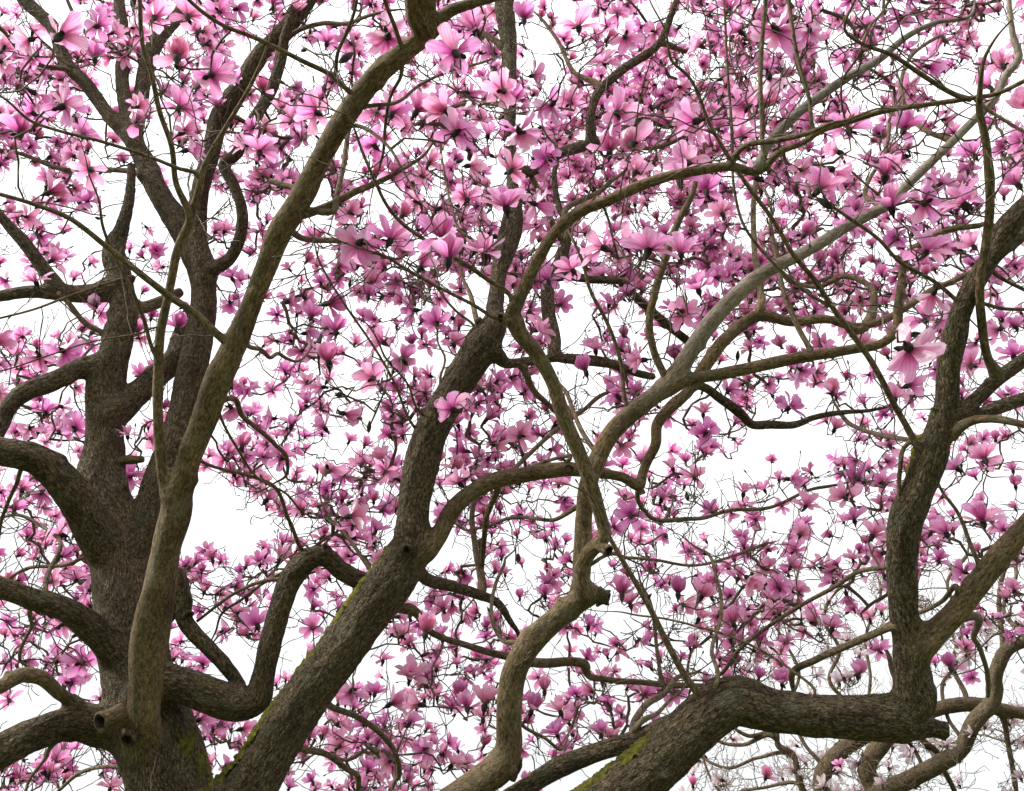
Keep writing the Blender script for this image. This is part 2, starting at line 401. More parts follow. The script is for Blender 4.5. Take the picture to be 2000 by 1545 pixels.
br('F2', 'F', [(334, 985, 34), (322, 945, 26), (311, 850, 22), (308, 745, 20), (311, 657, 18), (325, 587, 17), (336, 535, 17), (346, 490, 17), (371, 430, 16), (388, 371, 14), (395, 336, 12), (416, 290, 10), (451, 231, 9), (497, 150, 7)], 4.4, M_YOUNG)
br('D2', 'D', [(398, 560, 41), (388, 460, 36), (392, 370, 34), (413, 297, 34), (430, 227, 36), (472, 168, 36), (507, 105, 36), (553, 63, 34), (602, 0, 32), (640, -50, 27)], 7.0, M_OLD)
br('D3', 'D2', [(395, 540, 30), (450, 504, 24), (469, 465, 23), (472, 413, 23), (455, 357, 22), (440, 318, 24), (458, 304, 24), (490, 238, 24), (525, 182, 24), (546, 130, 22), (556, 75, 20), (575, 20, 16), (590, -30, 12)], 6.6, M_OLD)
br('D4', 'D', [(262, 285, 34), (248, 235, 30), (241, 196, 28), (241, 70, 24), (233, 0, 22), (228, -60, 18)], 7.6, M_OLD)
br('D5', 'D', [(268, 285, 30), (276, 196, 30), (281, 150, 30), (301, 88, 30), (336, 45, 28), (365, 0, 20), (380, -30, 16)], 7.8, M_OLD)
br('CS', 'M', [(962, 650, 44), (966, 598, 32), (975, 535, 30), (986, 490, 40), (1000, 437, 42), (1002, 385, 30), (1000, 340, 24), (996, 280, 23), (996, 210, 25), (996, 140, 28), (992, 70, 34), (987, 0, 38), (985, -60, 34)], 6.9, M_OLD)
br('CS2', 'CS', [(1000, 345, 24), (1042, 332, 22), (1087, 301, 22), (1150, 281, 22), (1210, 262, 18), (1260, 235, 12)], 7.0, M_OLD)
br('CS3', 'CS2', [(1148, 280, 18), (1154, 224, 18), (1168, 182, 18), (1210, 140, 18), (1287, 84, 16), (1315, 17, 12), (1330, -30, 9)], 7.1, M_OLD)
br('H1', 'M', [(965, 690, 30), (982, 708, 24), (1028, 707, 20), (1090, 700, 20), (1150, 702, 22), (1200, 712, 19), (1250, 730, 16), (1290, 738, 14)], 6.4, M_OLD)
br('H1b', 'H1', [(1080, 700, 28), (1082, 680, 28), (1071, 605, 28), (1073, 552, 27), (1094, 510, 24), (1110, 455, 15), (1090, 400, 12), (1082, 345, 11), (1088, 290, 8)], 6.8, M_OLD)
br('H1c', 'H1b', [(1080, 545, 20), (1154, 545, 16), (1224, 556, 17), (1238, 577, 17), (1269, 605, 18), (1315, 643, 18), (1346, 668, 17)], 6.6, M_OLD)
thin('H1d', 'H1', 15, 10, [1015, 712, 1025, 728, 1045, 766, 1073, 792, 1110, 820], 6.6)
br('H3', 'M', [(800, 1110, 30), (835, 1132, 26), (879, 1145, 23), (925, 1159, 21), (975, 1180, 17), (996, 1212, 12), (1013, 1240, 8)], 6.2, M_OLD)
br('Z', 'H2', [(1345, 758, 20), (1370, 755, 18), (1405, 777, 19), (1450, 811, 20), (1466, 828, 18), (1510, 830, 16), (1552, 829, 14), (1587, 815, 12), (1650, 804, 10), (1702, 801, 7), (1740, 790, 5)], 6.3, M_OLD)
thin('Z2', 'RT', 11, 8, [1815, 880, 1776, 860, 1720, 850, 1678, 836, 1645, 812], 6.2)
br('SK', 'B1', [(1308, 758, 18), (1301, 742, 16), (1280, 696, 15), (1269, 640, 16), (1280, 570, 16), (1294, 521, 15), (1307, 476, 14), (1324, 434, 14), (1352, 378, 12), (1362, 340, 9)], 4.9, M_THIN)
br('ML', 'M', [(805, 1190, 20, 5.3), (844, 1236, 15), (915, 1261, 14), (985, 1282, 16), (1056, 1297, 20), (1120, 1293, 19), (1140, 1297, 20), (1148, 1318, 14), (1179, 1325, 12), (1250, 1333, 11), (1338, 1339, 11)], 6.2, M_THIN)
br('P1', 'C', [(1478, 332, 20), (1486, 312, 19), (1503, 280, 18), (1538, 241, 18), (1601, 189, 18), (1650, 154, 17), (1720, 112, 15), (1772, 70, 12), (1825, 45, 9), (1895, 31, 6)], 4.5, M_GREY)
br('C2', 'C', [(1420, 326, 14), (1440, 298, 12), (1460, 283, 12), (1500, 277, 11), (1545, 269, 11), (1587, 258, 10), (1612, 246, 8)], 3.9, M_THIN)
br('RB1', 'RT', [(1852, 848, 30), (1872, 834, 22), (1895, 822, 18), (1947, 818, 16), (2000, 829, 14), (2050, 838, 12)], 4.0, M_YOUNG)
br('RB2', 'RT', [(1850, 830, 34), (1885, 815, 28), (1920, 806, 27), (1965, 790, 27), (2000, 776, 26), (2060, 750, 22)], 4.5, M_OLD)
br('RB3', 'RT', [(1855, 822, 36), (1895, 790, 30), (1947, 741, 29), (2000, 704, 28), (2060, 660, 24)], 4.4, M_OLD)
br('RB4', 'RB3', [(1945, 742, 22), (1930, 700, 17), (1916, 615, 17), (1916, 535, 17), (1923, 490, 17), (1932, 420, 17), (1933, 367, 18), (1926, 280, 15), (1912, 212, 14)], 3.9, M_THIN)
br('RT2', 'RT', [(1940, 498, 36), (1965, 480, 32), (2000, 456, 30), (2060, 420, 26)], 4.4, M_OLD)
br('DK', 'A', [(332, 1170, 40, 5.35), (345, 1120, 34), (358, 1160, 34), (360, 1205, 32), (406, 1265, 30), (440, 1302, 28), (472, 1345, 26)], 5.3, M_OLD)
br('FU', 'F', [(830, 72, 34), (812, 42, 31), (804, 0, 30), (800, -50, 26)], 4.0, M_YOUNG)
br('FU2', 'F', [(840, 62, 30), (839, 30, 28), (838, 0, 28), (836, -60, 24)], 4.0, M_YOUNG)
br('FR', 'F', [(570, 418, 22), (605, 415, 17), (647, 399, 15), (693, 375, 14), (730, 360, 12), (786, 330, 8), (830, 300, 6)], 4.7, M_THIN)

T = [
 ('t1', 'F2', 12, 8, [369, 437, 343, 350, 336, 290, 311, 217, 297, 150, 280, 88, 273, 0, 270, -40], 4.2),
 ('t2', 'F2', 8, 6, [388, 345, 345, 328, 297, 308, 196, 276, 115, 255, 60, 235], 4.0),
 ('t3', 'F', 17, 7, [450, 672, 434, 661, 385, 615, 332, 580, 287, 545, 245, 511, 196, 472, 140, 430, 70, 402, 0, 381, -60, 365], 4.2),
 ('t4', 'F2', 9, 6, [308, 700, 301, 688, 280, 622, 259, 570, 224, 500, 200, 440], 4.4),
 ('t5', 'A', 6, 4, [262, 542, 210, 554, 122, 584, 60, 606, 0, 622, -40, 630], 5.4),
 ('t6', 'F2', 4, 3, [309, 640, 280, 649, 175, 668, 87, 696, 0, 724, -30, 730], 4.3),
 ('t7', 'A', 13, 9, [210, 662, 206, 657, 168, 633, 130, 587, 115, 572], 6.2),
 ('t8', 'F', 13, 7, [655, 410, 657, 392, 671, 315, 678, 270, 690, 230], 4.8),
 ('t9', 'F', 14, 9, [550, 450, 588, 465, 665, 472, 700, 480, 740, 500], 5.2),
 ('t10', 'D2', 11, 7, [545, 85, 577, 62, 630, 45, 682, 45, 720, 30], 6.2),
 ('t11', 'F', 11, 7, [697, 190, 686, 182, 647, 147, 591, 119, 550, 98, 490, 70, 434, 49, 378, 10, 350, -20], 3.9),
 ('t12', 't11', 8, 6, [655, 150, 661, 101, 675, 70, 693, 21, 700, -30], 3.9),
 ('t13', 'F', 10, 7, [790, 105, 785, 91, 772, 52, 751, 0, 740, -40], 3.9),
 ('t14', 'F', 8, 6, [783, 120, 783, 147, 765, 182, 751, 259, 748, 300], 4.6),
 ('t15', 'F', 8, 5, [700, 215, 779, 199, 818, 168, 874, 140, 951, 119], 4.8),
 ('t16', 'F', 9, 5, [670, 250, 695, 245, 741, 269, 765, 294, 779, 318], 4.1),
 ('t17', 'M', 13, 7, [935, 650, 928, 615, 918, 572, 905, 545], 5.8),
 ('t18', 'B1', 10, 6, [1230, 805, 1224, 790, 1213, 710, 1185, 629, 1150, 559, 1140, 517, 1120, 470], 4.9),
 ('t19', 'B1', 11, 8, [1170, 890, 1157, 874, 1133, 836, 1119, 804, 1100, 760], 5.2),
 ('t20', 'H2', 10, 8, [985, 936, 993, 927, 1035, 885, 1091, 836, 1140, 800, 1180, 770], 6.3),
 ('t21', 'H2', 12, 9, [960, 945, 951, 1007, 944, 1070, 941, 1110, 936, 1150], 6.1),
 ('t22', 'H3', 13, 10, [934, 1160, 929, 1070, 922, 1000, 930, 960], 6.3),
 ('t23', 'RL', 15, 8, [1366, 1362, 1341, 1325, 1303, 1254, 1271, 1190, 1232, 1123, 1197, 1063, 1180, 1030], 4.4),
 ('t24', 'ML', 9, 6, [1290, 1336, 1289, 1310, 1282, 1260, 1278, 1219, 1268, 1170], 6.6),
 ('t25', 'R0', 18, 9, [1236, 1440, 1236, 1423, 1257, 1381, 1299, 1353, 1330, 1320], 5.6),
 ('t26', 'R0', 11, 6, [1240, 1425, 1285, 1392, 1310, 1365], 5.2),
 ('t27', 'RT', 14, 6, [1795, 880, 1786, 860, 1744, 787, 1695, 696, 1650, 633, 1625, 598, 1590, 545, 1552, 500, 1510, 430, 1457, 360, 1430, 318, 1387, 245, 1345, 150, 1310, 115], 3.9),
 ('t28', 'C', 10, 8, [1485, 335, 1489, 273, 1485, 140, 1496, 0, 1500, -40], 4.2),
 ('t29', 't27', 7, 5, [1625, 600, 1580, 575, 1527, 531, 1496, 500, 1450, 437, 1434, 370, 1430, 250, 1420, 120, 1415, 20], 4.3),
 ('t30', 'C', 9, 7, [1592, 262, 1589, 255, 1580, 196, 1559, 115, 1541, 0, 1535, -40], 4.1),
 ('t31', 'C', 12, 6, [1895, 194, 1877, 189, 1807, 150, 1737, 105, 1681, 84, 1650, 60], 3.7),
 ('t32', 'C', 8, 6, [1905, 195, 1923, 210, 1960, 235, 2000, 259, 2040, 280], 3.8),
 ('t33', 't31', 6, 4, [1685, 86, 1700, 50, 1720, 28, 1740, -10], 3.8),
 ('t34', 't31', 6, 4, [1690, 88, 1670, 120, 1650, 147, 1648, 224], 3.9),
 ('t35', 'B2', 12, 9, [1585, 690, 1583, 685, 1559, 640, 1531, 570, 1517, 500, 1505, 440], 5.3),
 ('t36', 'RT', 9, 7, [1880, 600, 1867, 587, 1825, 552, 1755, 510, 1720, 470, 1650, 420], 4.2),
 ('t37', 'RT', 8, 7, [1900, 588, 1923, 594, 1954, 603, 2000, 605, 2050, 606], 4.1),
 ('t38', 'RT', 9, 7, [1930, 525, 1947, 538, 2000, 566, 2050, 590], 4.4),
 ('t39', 'RT', 10, 8, [1780, 862, 1772, 867, 1758, 920, 1755, 990, 1748, 1050], 4.4),
 ('t40', 'H2', 10, 6, [1250, 950, 1245, 962, 1273, 1011, 1346, 1014, 1370, 1012, 1413, 1000, 1510, 990, 1580, 958, 1629, 948], 7.0),
 ('t41', 'RT', 16, 13, [1740, 1225, 1730, 1229, 1695, 1243, 1653, 1261, 1593, 1289, 1547, 1317], 5.2),
 ('t42', 'RT', 10, 7, [1745, 1105, 1723, 1109, 1681, 1116, 1635, 1145, 1565, 1183, 1498, 1226, 1441, 1272, 1406, 1317], 5.6),
 ('t43', 'RL', 6, 4, [1592, 1352, 1547, 1310, 1469, 1261, 1370, 1226, 1300, 1208, 1240, 1200], 4.9),
 ('t44', 'M', 14, 9, [630, 1372, 650, 1381, 696, 1399, 740, 1430, 773, 1473, 778, 1520], 6.2),
 ('t45', 'M', 14, 9, [570, 1455, 589, 1462, 635, 1473, 681, 1504, 696, 1512, 700, 1545, 710, 1590], 5.7),
 ('t46', 'S', 8, 6, [1010, 1410, 1024, 1420, 1060, 1440, 1098, 1462], 5.2),
 ('t47', 'A', 9, 6, [275, 1500, 243, 1497, 159, 1508, 116, 1543, 90, 1570], 5.8),
 ('t48', 'A', 8, 6, [205, 1090, 180, 1086, 123, 1104, 46, 1113, 18, 1131, 0, 1150], 6.0),
 ('t49', 'L4', 8, 6, [110, 1180, 116, 1056, 70, 1021, 35, 1007, 0, 1011, -30, 1020], 6.5),
 ('t50', 'F', 12, 8, [425, 790, 458, 780, 472, 811, 500, 836, 535, 867, 560, 900], 5.6),
 ('t51', 'F', 10, 7, [470, 670, 490, 678, 510, 684, 528, 700, 542, 691, 560, 700], 5.2),
 ('t52', 'F', 6, 4, [425, 800, 434, 822, 465, 878, 504, 934, 560, 965, 590, 1000], 5.2),
 ('t53', 'F', 6, 8, [385, 900, 406, 908, 483, 927, 532, 948, 567, 1020, 600, 1081], 5.4),
 ('t54', 'K', 10, 6, [740, 1145, 727, 1120, 703, 1085, 675, 1045, 650, 1020], 6.0),
 ('t55', 'M', 6, 4, [815, 842, 807, 832, 769, 745, 720, 661, 681, 605, 640, 540, 620, 500], 5.0),
 ('t56', 'M', 5, 4, [830, 815, 818, 804, 795, 750, 751, 696, 735, 660], 5.0),
 ('t57', 'C', 10, 6, [1003, 600, 1000, 584, 951, 545, 895, 507, 860, 490, 825, 465, 786, 437, 751, 395, 734, 360, 716, 318, 705, 290], 4.1),
 ('t58', 'C', 8, 6, [998, 622, 975, 622, 923, 594, 860, 563, 790, 524, 750, 500], 4.3),
 ('t59', 'M', 6, 5, [935, 650, 923, 633, 895, 612, 874, 591, 850, 560], 5.5),
 ('t60', 'CS2', 13, 9, [1100, 470, 1105, 409, 1140, 390, 1171, 374, 1200, 350], 6.9),
 ('t61', 'K', 9, 6, [600, 1125, 561, 1129, 512, 1136, 459, 1159, 385, 1212], 5.4),
 ('t62', 'K', 7, 5, [585, 1110, 520, 1135, 470, 1172, 430, 1205], 5.6),
 ('t63', 'A', 16, 13, [235, 900, 262, 898, 280, 897], 5.9),
 ('t64', 'F', 13, 11, [592, 385, 574, 367, 550, 360, 528, 353], 4.5),
 ('t65', 'A', 26, 20, [250, 605, 285, 600, 315, 588, 350, 570], 6.7),
 ('t66', 'B1', 9, 6, [1737, 395, 1726, 340, 1735, 270, 1745, 210], 5.4),
 ('t67', 'B1', 10, 7, [1715, 410, 1690, 380, 1698, 350, 1720, 320], 5.3),
 ('t68', 'H2', 15, 9, [1480, 612, 1486, 570, 1475, 500, 1472, 400, 1480, 330], 6.4),
 ('t69', 'H2', 13, 7, [1660, 640, 1700, 560, 1650, 540, 1600, 560, 1560, 555, 1535, 545], 6.5),
 ('t70', 'RF', 10, 6, [1915, 1120, 1895, 1060, 1870, 1000, 1840, 960], 4.5),
 ('t71', 'RF', 10, 7, [1870, 1150, 1840, 1175, 1800, 1195, 1770, 1205], 5.0),
 ('t72', 'M', 5, 4, [860, 740, 870, 700, 856, 668, 858, 620], 5.6),
 ('t73', 'CS', 6, 5, [900, 450, 884, 409, 867, 336, 860, 280], 6.5),
 ('t74', 'H2', 7, 5, [1110, 900, 1040, 910, 990, 930, 950, 960], 6.2),
 ('t75', 'S', 10, 6, [1020, 1280, 980, 1250, 960, 1200, 968, 1140, 985, 1100], 6.2),
 ('t76', 'B1', 9, 5, [1150, 1000, 1080, 1015, 1000, 1010, 940, 1030, 900, 1030], 6.4),
 ('t77', 'B1', 7, 5, [1165, 1095, 1230, 1090, 1290, 1095, 1350, 1105, 1420, 1090, 1500, 1060], 6.6),
 ('t78', 'RL', 9, 6, [1400, 1330, 1390, 1270, 1410, 1200, 1400, 1130, 1380, 1080], 5.6),
 ('t79', 'L1', 9, 6, [60, 905, 30, 950, 5, 1010, -10, 1080], 5.9),
 ('t80', 'D', 9, 6, [150, 145, 60, 120, 0, 55, -30, 30], 6.6),
 ('t81', 'D', 10, 7, [300, 360, 200, 330, 120, 330, 40, 300, -20, 290], 7.2),
 ('t82', 'D4', 9, 6, [241, 120, 180, 80, 140, 20, 120, -30], 7.4),
 ('t83', 'CS', 12, 7, [985, 100, 930, 60, 880, 50, 820, 20], 6.9),
 ('t84', 'CS', 10, 7, [996, 230, 940, 200, 880, 210, 820, 240], 7.2),
 ('t85', 'CS3', 10, 6, [1170, 180, 1120, 140, 1090, 80, 1060, 40], 7.3),
 ('t86', 'CS2', 10, 6, [1190, 270, 1260, 290, 1330, 270, 1400, 220, 1450, 180], 7.6),
 ('t87', 'CS3', 10, 6, [1280, 90, 1340, 100, 1400, 70, 1470, 80], 7.4),
 ('t88', 'B1', 11, 6, [1860, 276, 1800, 250, 1760, 180, 1780, 110, 1840, 70], 6.0),
 ('t89', 'D2', 9, 6, [430, 227, 500, 250, 560, 270, 610, 250], 7.0),
 ('t90', 'L4', 8, 5, [100, 1185, 60, 1230, 40, 1290, 60, 1320], 6.4),
 ('t91', 'L5', 8, 5, [120, 1440, 90, 1480, 60, 1520, 40, 1570], 6.0),
 ('t92', 'RF', 12, 8, [1850, 1222, 1905, 1250, 1925, 1300, 1930, 1350], 6.2),
]
for r in T:
    thin(r[0], r[1], r[2], r[3], r[4], r[5])

# the pale magnolia standing behind
br('pA', None, [('w', 5.6, 12.2, -.2, .5), ('w', 5.5, 12.2, .4, .38), ('w', 5.2, 12.2, 1.6, .32), (1740, 1640, 75, 9.8), (1720, 1560, 44, 9.9), (1692, 1501, 34), (1716, 1459, 33), (1745, 1430, 30), (1790, 1400, 26), (1850, 1380, 28), (1910, 1376, 28), (1960, 1388, 25), (2000, 1394, 23), (2070, 1400, 18)], 10.2, M_PALEBARK, None, 1)
br('pB', 'pA', [(1735, 1600, 50, 9.9), (1650, 1590, 40), (1608, 1545, 36), (1608, 1508, 34), (1635, 1472, 33), (1681, 1442, 30), (1730, 1420, 24), (1760, 1360, 18), (1740, 1300, 12)], 10.4, M_PALEBARK, None, 1)
br('pC', 'pA', [(1735, 1590, 50, 9.8), (1720, 1556, 40), (1762, 1528, 36), (1829, 1494, 33), (1879, 1462, 31), (1900, 1416, 31), (1942, 1367, 29), (1949, 1310, 28), (1968, 1266, 25), (2000, 1253, 22), (2070, 1240, 18)], 9.8, M_PALEBARK, None, 1)
br('pD', 'pB', [(1625, 1590, 26, 10), (1568, 1545, 15), (1558, 1512, 14), (1547, 1473, 14), (1519, 1455, 12), (1518, 1434, 10), (1459, 1436, 8), (1434, 1420, 6), (1428, 1390, 4)], 10.4, M_PALEBARK, None, 1)
for r in [
 ('p1', 'pC', 13, 9, [1950, 1330, 1958, 1247, 1953, 1212, 1960, 1116, 1990, 1060], 10.5),
 ('p2', 'pA', 13, 10, [1955, 1395, 1960, 1406, 1970, 1459, 1984, 1543, 1990, 1600], 9.9),
 ('p3', 'pA', 14, 11, [1790, 1420, 1797, 1441, 1829, 1469, 1843, 1504, 1864, 1545, 1880, 1600], 9.9),
 ('p4', 'pD', 8, 6, [1512, 1440, 1448, 1455, 1410, 1450, 1380, 1430], 10.6),
 ('p5', 'pC', 8, 5, [1880, 1460, 1850, 1400, 1840, 1340, 1870, 1290, 1860, 1240], 10.6),
 ('p6', 'pB', 9, 6, [1690, 1440, 1660, 1380, 1620, 1330, 1640, 1270, 1610, 1210, 1640, 1150], 10.8),
 ('p7', 'pB', 8, 5, [1610, 1510, 1570, 1450, 1540, 1390, 1560, 1310, 1530, 1250, 1500, 1200], 11.2),
 ('p8', 'pD', 7, 5, [1548, 1480, 1480, 1480, 1420, 1500, 1360, 1470, 1330, 1420], 11.4),
 ('p9', 'pC', 8, 5, [1800, 1510, 1790, 1470, 1700, 1390, 1700, 1320, 1690, 1250, 1720, 1160], 11.2),
 ('p10', 'pA', 9, 6, [1880, 1374, 1860, 1300, 1880, 1220, 1850, 1140, 1890, 1080], 11.4),
 ('p11', 'pC', 9, 6, [1985, 1260, 1960, 1190, 1985, 1120, 1960, 1040], 11.5),
 ('p12', 'pD', 6, 4, [1568, 1540, 1480, 1540, 1406, 1545, 1371, 1476, 1350, 1400], 11.0),
]:
    thin(r[0], r[1], r[2], r[3], r[4], r[5], None, 1, M_PALEBARK)

# ------------------------------------------------------------------ build branch skeletons
def spline(pts, rad, step):
    pts = np.asarray(pts, float); rad = np.asarray(rad, float)
    seg = np.maximum(np.linalg.norm(np.diff(pts, axis=0), axis=1), 1e-6)
    s = np.concatenate([[0], np.cumsum(seg)])
    full = np.concatenate([pts, rad[:, None]], 1)
    m = np.gradient(full, s, axis=0) if len(s) > 2 else np.repeat((full[1:] - full[:1]) / s[-1], 2, 0)
    n = max(3, int(s[-1] / step) + 1)
    u = np.linspace(0, s[-1], n)
    k = np.clip(np.searchsorted(s, u, side='right') - 1, 0, len(s) - 2)
    h = (s[k + 1] - s[k]); t = (u - s[k]) / h
    h = h[:, None]; t = t[:, None]
    f = (2 * t**3 - 3 * t**2 + 1) * full[k] + (t**3 - 2 * t**2 + t) * h * m[k] + (-2 * t**3 + 3 * t**2) * full[k + 1] + (t**3 - t**2) * h * m[k + 1]
    return f[:, :3], np.maximum(f[:, 3], .0015), u

JOINED = set('A M S RL R0 K A2 DK H1c B2x RB4x L2 H1 t7 t22 t21 t63 t64 t65 t61 t25x'.split())
SK = {}      # id -> dict(c=centreline, r=radius, px=projected)
for i in ORDER:
    b = BR[i]
    pts, rad = [], []
    nodes = b['nodes']
    par = SK.get(b['parent'])
    pix = [q for q in nodes if q[0] != 'w']
    # depths along the pixel nodes
    dep = [q[3] if len(q) > 3 else None for q in pix]
    start = None
    if par is not None:
        dd = np.hypot(par['px'][:, 0] - pix[0][0], par['px'][:, 1] - pix[0][1])
        kk = int(np.argmin(dd)); 
        back = np.searchsorted(par['u'], max(0, par['u'][kk] - 1.5 * par['r'][kk]))
        start = par['c'][int(back)]
        if dep[0] is None: dep[0] = float(par['px'][kk, 2]) - (par['r'][kk] * .25)
    if dep[-1] is None: dep[-1] = b['dend']
    L = np.concatenate([[0], np.cumsum([math.hypot(pix[k + 1][0] - pix[k][0], pix[k + 1][1] - pix[k][1]) for k in range(len(pix) - 1)])])
    kn = [k for k in range(len(pix)) if dep[k] is not None]
    dep = np.interp(L, L[kn], [dep[k] for k in kn])
    for q in nodes:
        if q[0] == 'w': pts.append(np.array(q[1:4])); rad.append(q[4])
    if start is not None:
        p0 = P(pix[0][0], pix[0][1], dep[0])
        if np.linalg.norm(start - p0) > .012:
            pts.append(start); rad.append(min(pix[0][2] / 2 * dep[0] / FPX * .75, par['r'][kk] * .6))
    for q, d in zip(pix, dep):
        pts.append(P(q[0], q[1], d)); rad.append(q[2] / 2 * d / FPX)
    # anything that leaves the frame goes on a little and tapers out
    x, y = pix[-1][:2]
    if x < 5 or x > 1995 or y < 5 or y > 1540:
        v = unit(pts[-1] - pts[-2]) + np.array([0, 0, .15])
        for kx, fr_ in ((.35, .8), (.75, .55), (1.1, .3)):
            pts.append(pts[len(pts) - 1] + v * .38 + rng.normal(0, .05, 3)); rad.append(rad[-1] * fr_ / (fr_ + .18))
    elif i not in JOINED:
        v = unit(pts[-1] - pts[-2]); rl = rad[-1]
        for fr_ in (.72, .5, .34, .2):
            v = unit(v + rng.normal(0, .32, 3) + np.array([0, 0, .1]))
            pts.append(pts[-1] + v * rng.uniform(.07, .13)); rad.append(max(rl * fr_, .0022))
    rmax = max(rad)
    big = rmax > .055
    step = .014 if big else (.02 if rmax > .02 else .028)
    c, r, u = spline(pts, rad, step)
    # natural wander
    amp = .10 * r + .0022
    off = np.array([[mnoise.noise(Vector((s * 3.3 / (1 + 6 * rmax), ax * 9.1, hash(i) % 97 if False else len(SK) * 3.7))) for ax in range(3)] for s in u])
    fade = np.clip(u / .15, 0, 1)[:, None]
    c = c + off * (amp * 1.6)[:, None] * fade
    # flare at the foot
    if par is not None:
        s1 = par['r'][kk] * 1.9
        fl = 1 + .22 * np.exp(-((u - s1) / (1.6 * np.median(r[:max(4, len(r) // 4)]) + .004))**2)
        r = np.minimum(r * fl, np.maximum(par['r'][kk] * .95, r))
    SK[i] = dict(c=c, r=r, px=project(c), u=u, tree=b['tree'], rmax=rmax)

def is_old(mat): return mat in (M_OLD, M_PALEBARK)
def age_of(mat): return mat[1] if isinstance(mat, tuple) else (1.0 if mat is M_PALEBARK else 0.0)
def real(mat): return M_BARK if isinstance(mat, tuple) else mat

def relief(ca, sa, ri, ui, z, rmax, old):
    """radial relief of the wood at one spot: uneven section, furrows"""
    d = .12 * mnoise.noise(Vector((ca * .9, sa * .9, ui * .14 / max(.0125, ri) + z)))
    d += .05 * mnoise.noise(Vector((ca * 1.8 + z, sa * 1.8, ui * .4 / max(.0125, ri))))
    if rmax > .055 and old:
        q = mnoise.noise(Vector((ca * ri * 34 + z, sa * ri * 34, ui * 7)))
        q2 = mnoise.noise(Vector((ca * ri * 75 + z, sa * ri * 75, ui * 22)))
        d += (.5 - abs(q) * 2) * min(.0065 / max(ri, .02), .08) + q2 * min(.0035 / max(ri, .02), .05)
    elif rmax > .03:
        d += .02 * mnoise.noise(Vector((ca * 2.2, sa * 2.2 + z, ui * 14)))
    return d

def knots(seed, u, r, rmax):
    rr = np.random.default_rng(seed)
    out = []
    for _ in range(int(u[-1] * (3.2 if rmax > .05 else 4.5))):
        uk = rr.uniform(.1, u[-1]); ri = float(np.interp(uk, u, r))
        out.append((uk, rr.uniform(0, 2 * np.pi), ri, rr.uniform(.25, .6) * min(ri, .07), rr.uniform(.10, .30) * min(1, .06 / ri)))
    return out

def tube_arrays(c, r, u, frame, rmax, mat, seed, rough=True):
    T, Nn, B = frame
    k = 40 if rmax > .055 else 20 if rmax > .025 else 10 if rmax > .01 else 7
    a = np.linspace(0, 2 * np.pi, k, endpoint=False)
    ca, sa = np.cos(a), np.sin(a)
    R = np.repeat(r[:, None], k, 1)
    if rmax > .02 and rough:
        D = np.array([[relief(ca[j], sa[j], r[i], u[i], seed * 5.3, rmax, is_old(mat)) for j in range(k)] for i in range(len(c))])
        for uk, ak, ri, sz, h in knots(seed, u, r, rmax):
            du = (u - uk) / sz; m = np.abs(du) < 3
            if m.any():
                da = (a - ak + np.pi) % (2 * np.pi) - np.pi
                D[m] += np.exp(-(du[m][:, None]**2 + (da[None, :] * ri / sz)**2)) * h
        R = R * (1 + D)
    V = c[:, None, :] + R[:, :, None] * (ca[None, :, None] * Nn[:, None, :] + sa[None, :, None] * B[:, None, :])
    bk = np.stack([R * ca, R * sa, np.repeat(u[:, None], k, 1)], -1)
    V2 = [V.reshape(-1, 3)]; K2 = [bk.reshape(-1, 3)]
    for f, h in ((.75, .35), (.05, .5)):                 # rounded tip
        V2.append(c[-1] + T[-1] * r[-1] * h + (V[-1] - c[-1]) * f)
        K2.append(bk[-1] * np.array([f, f, 1]) + np.array([0, 0, r[-1] * h]))
    return np.concatenate(V2), ringquads(len(c) + 2, k), np.concatenate(K2)

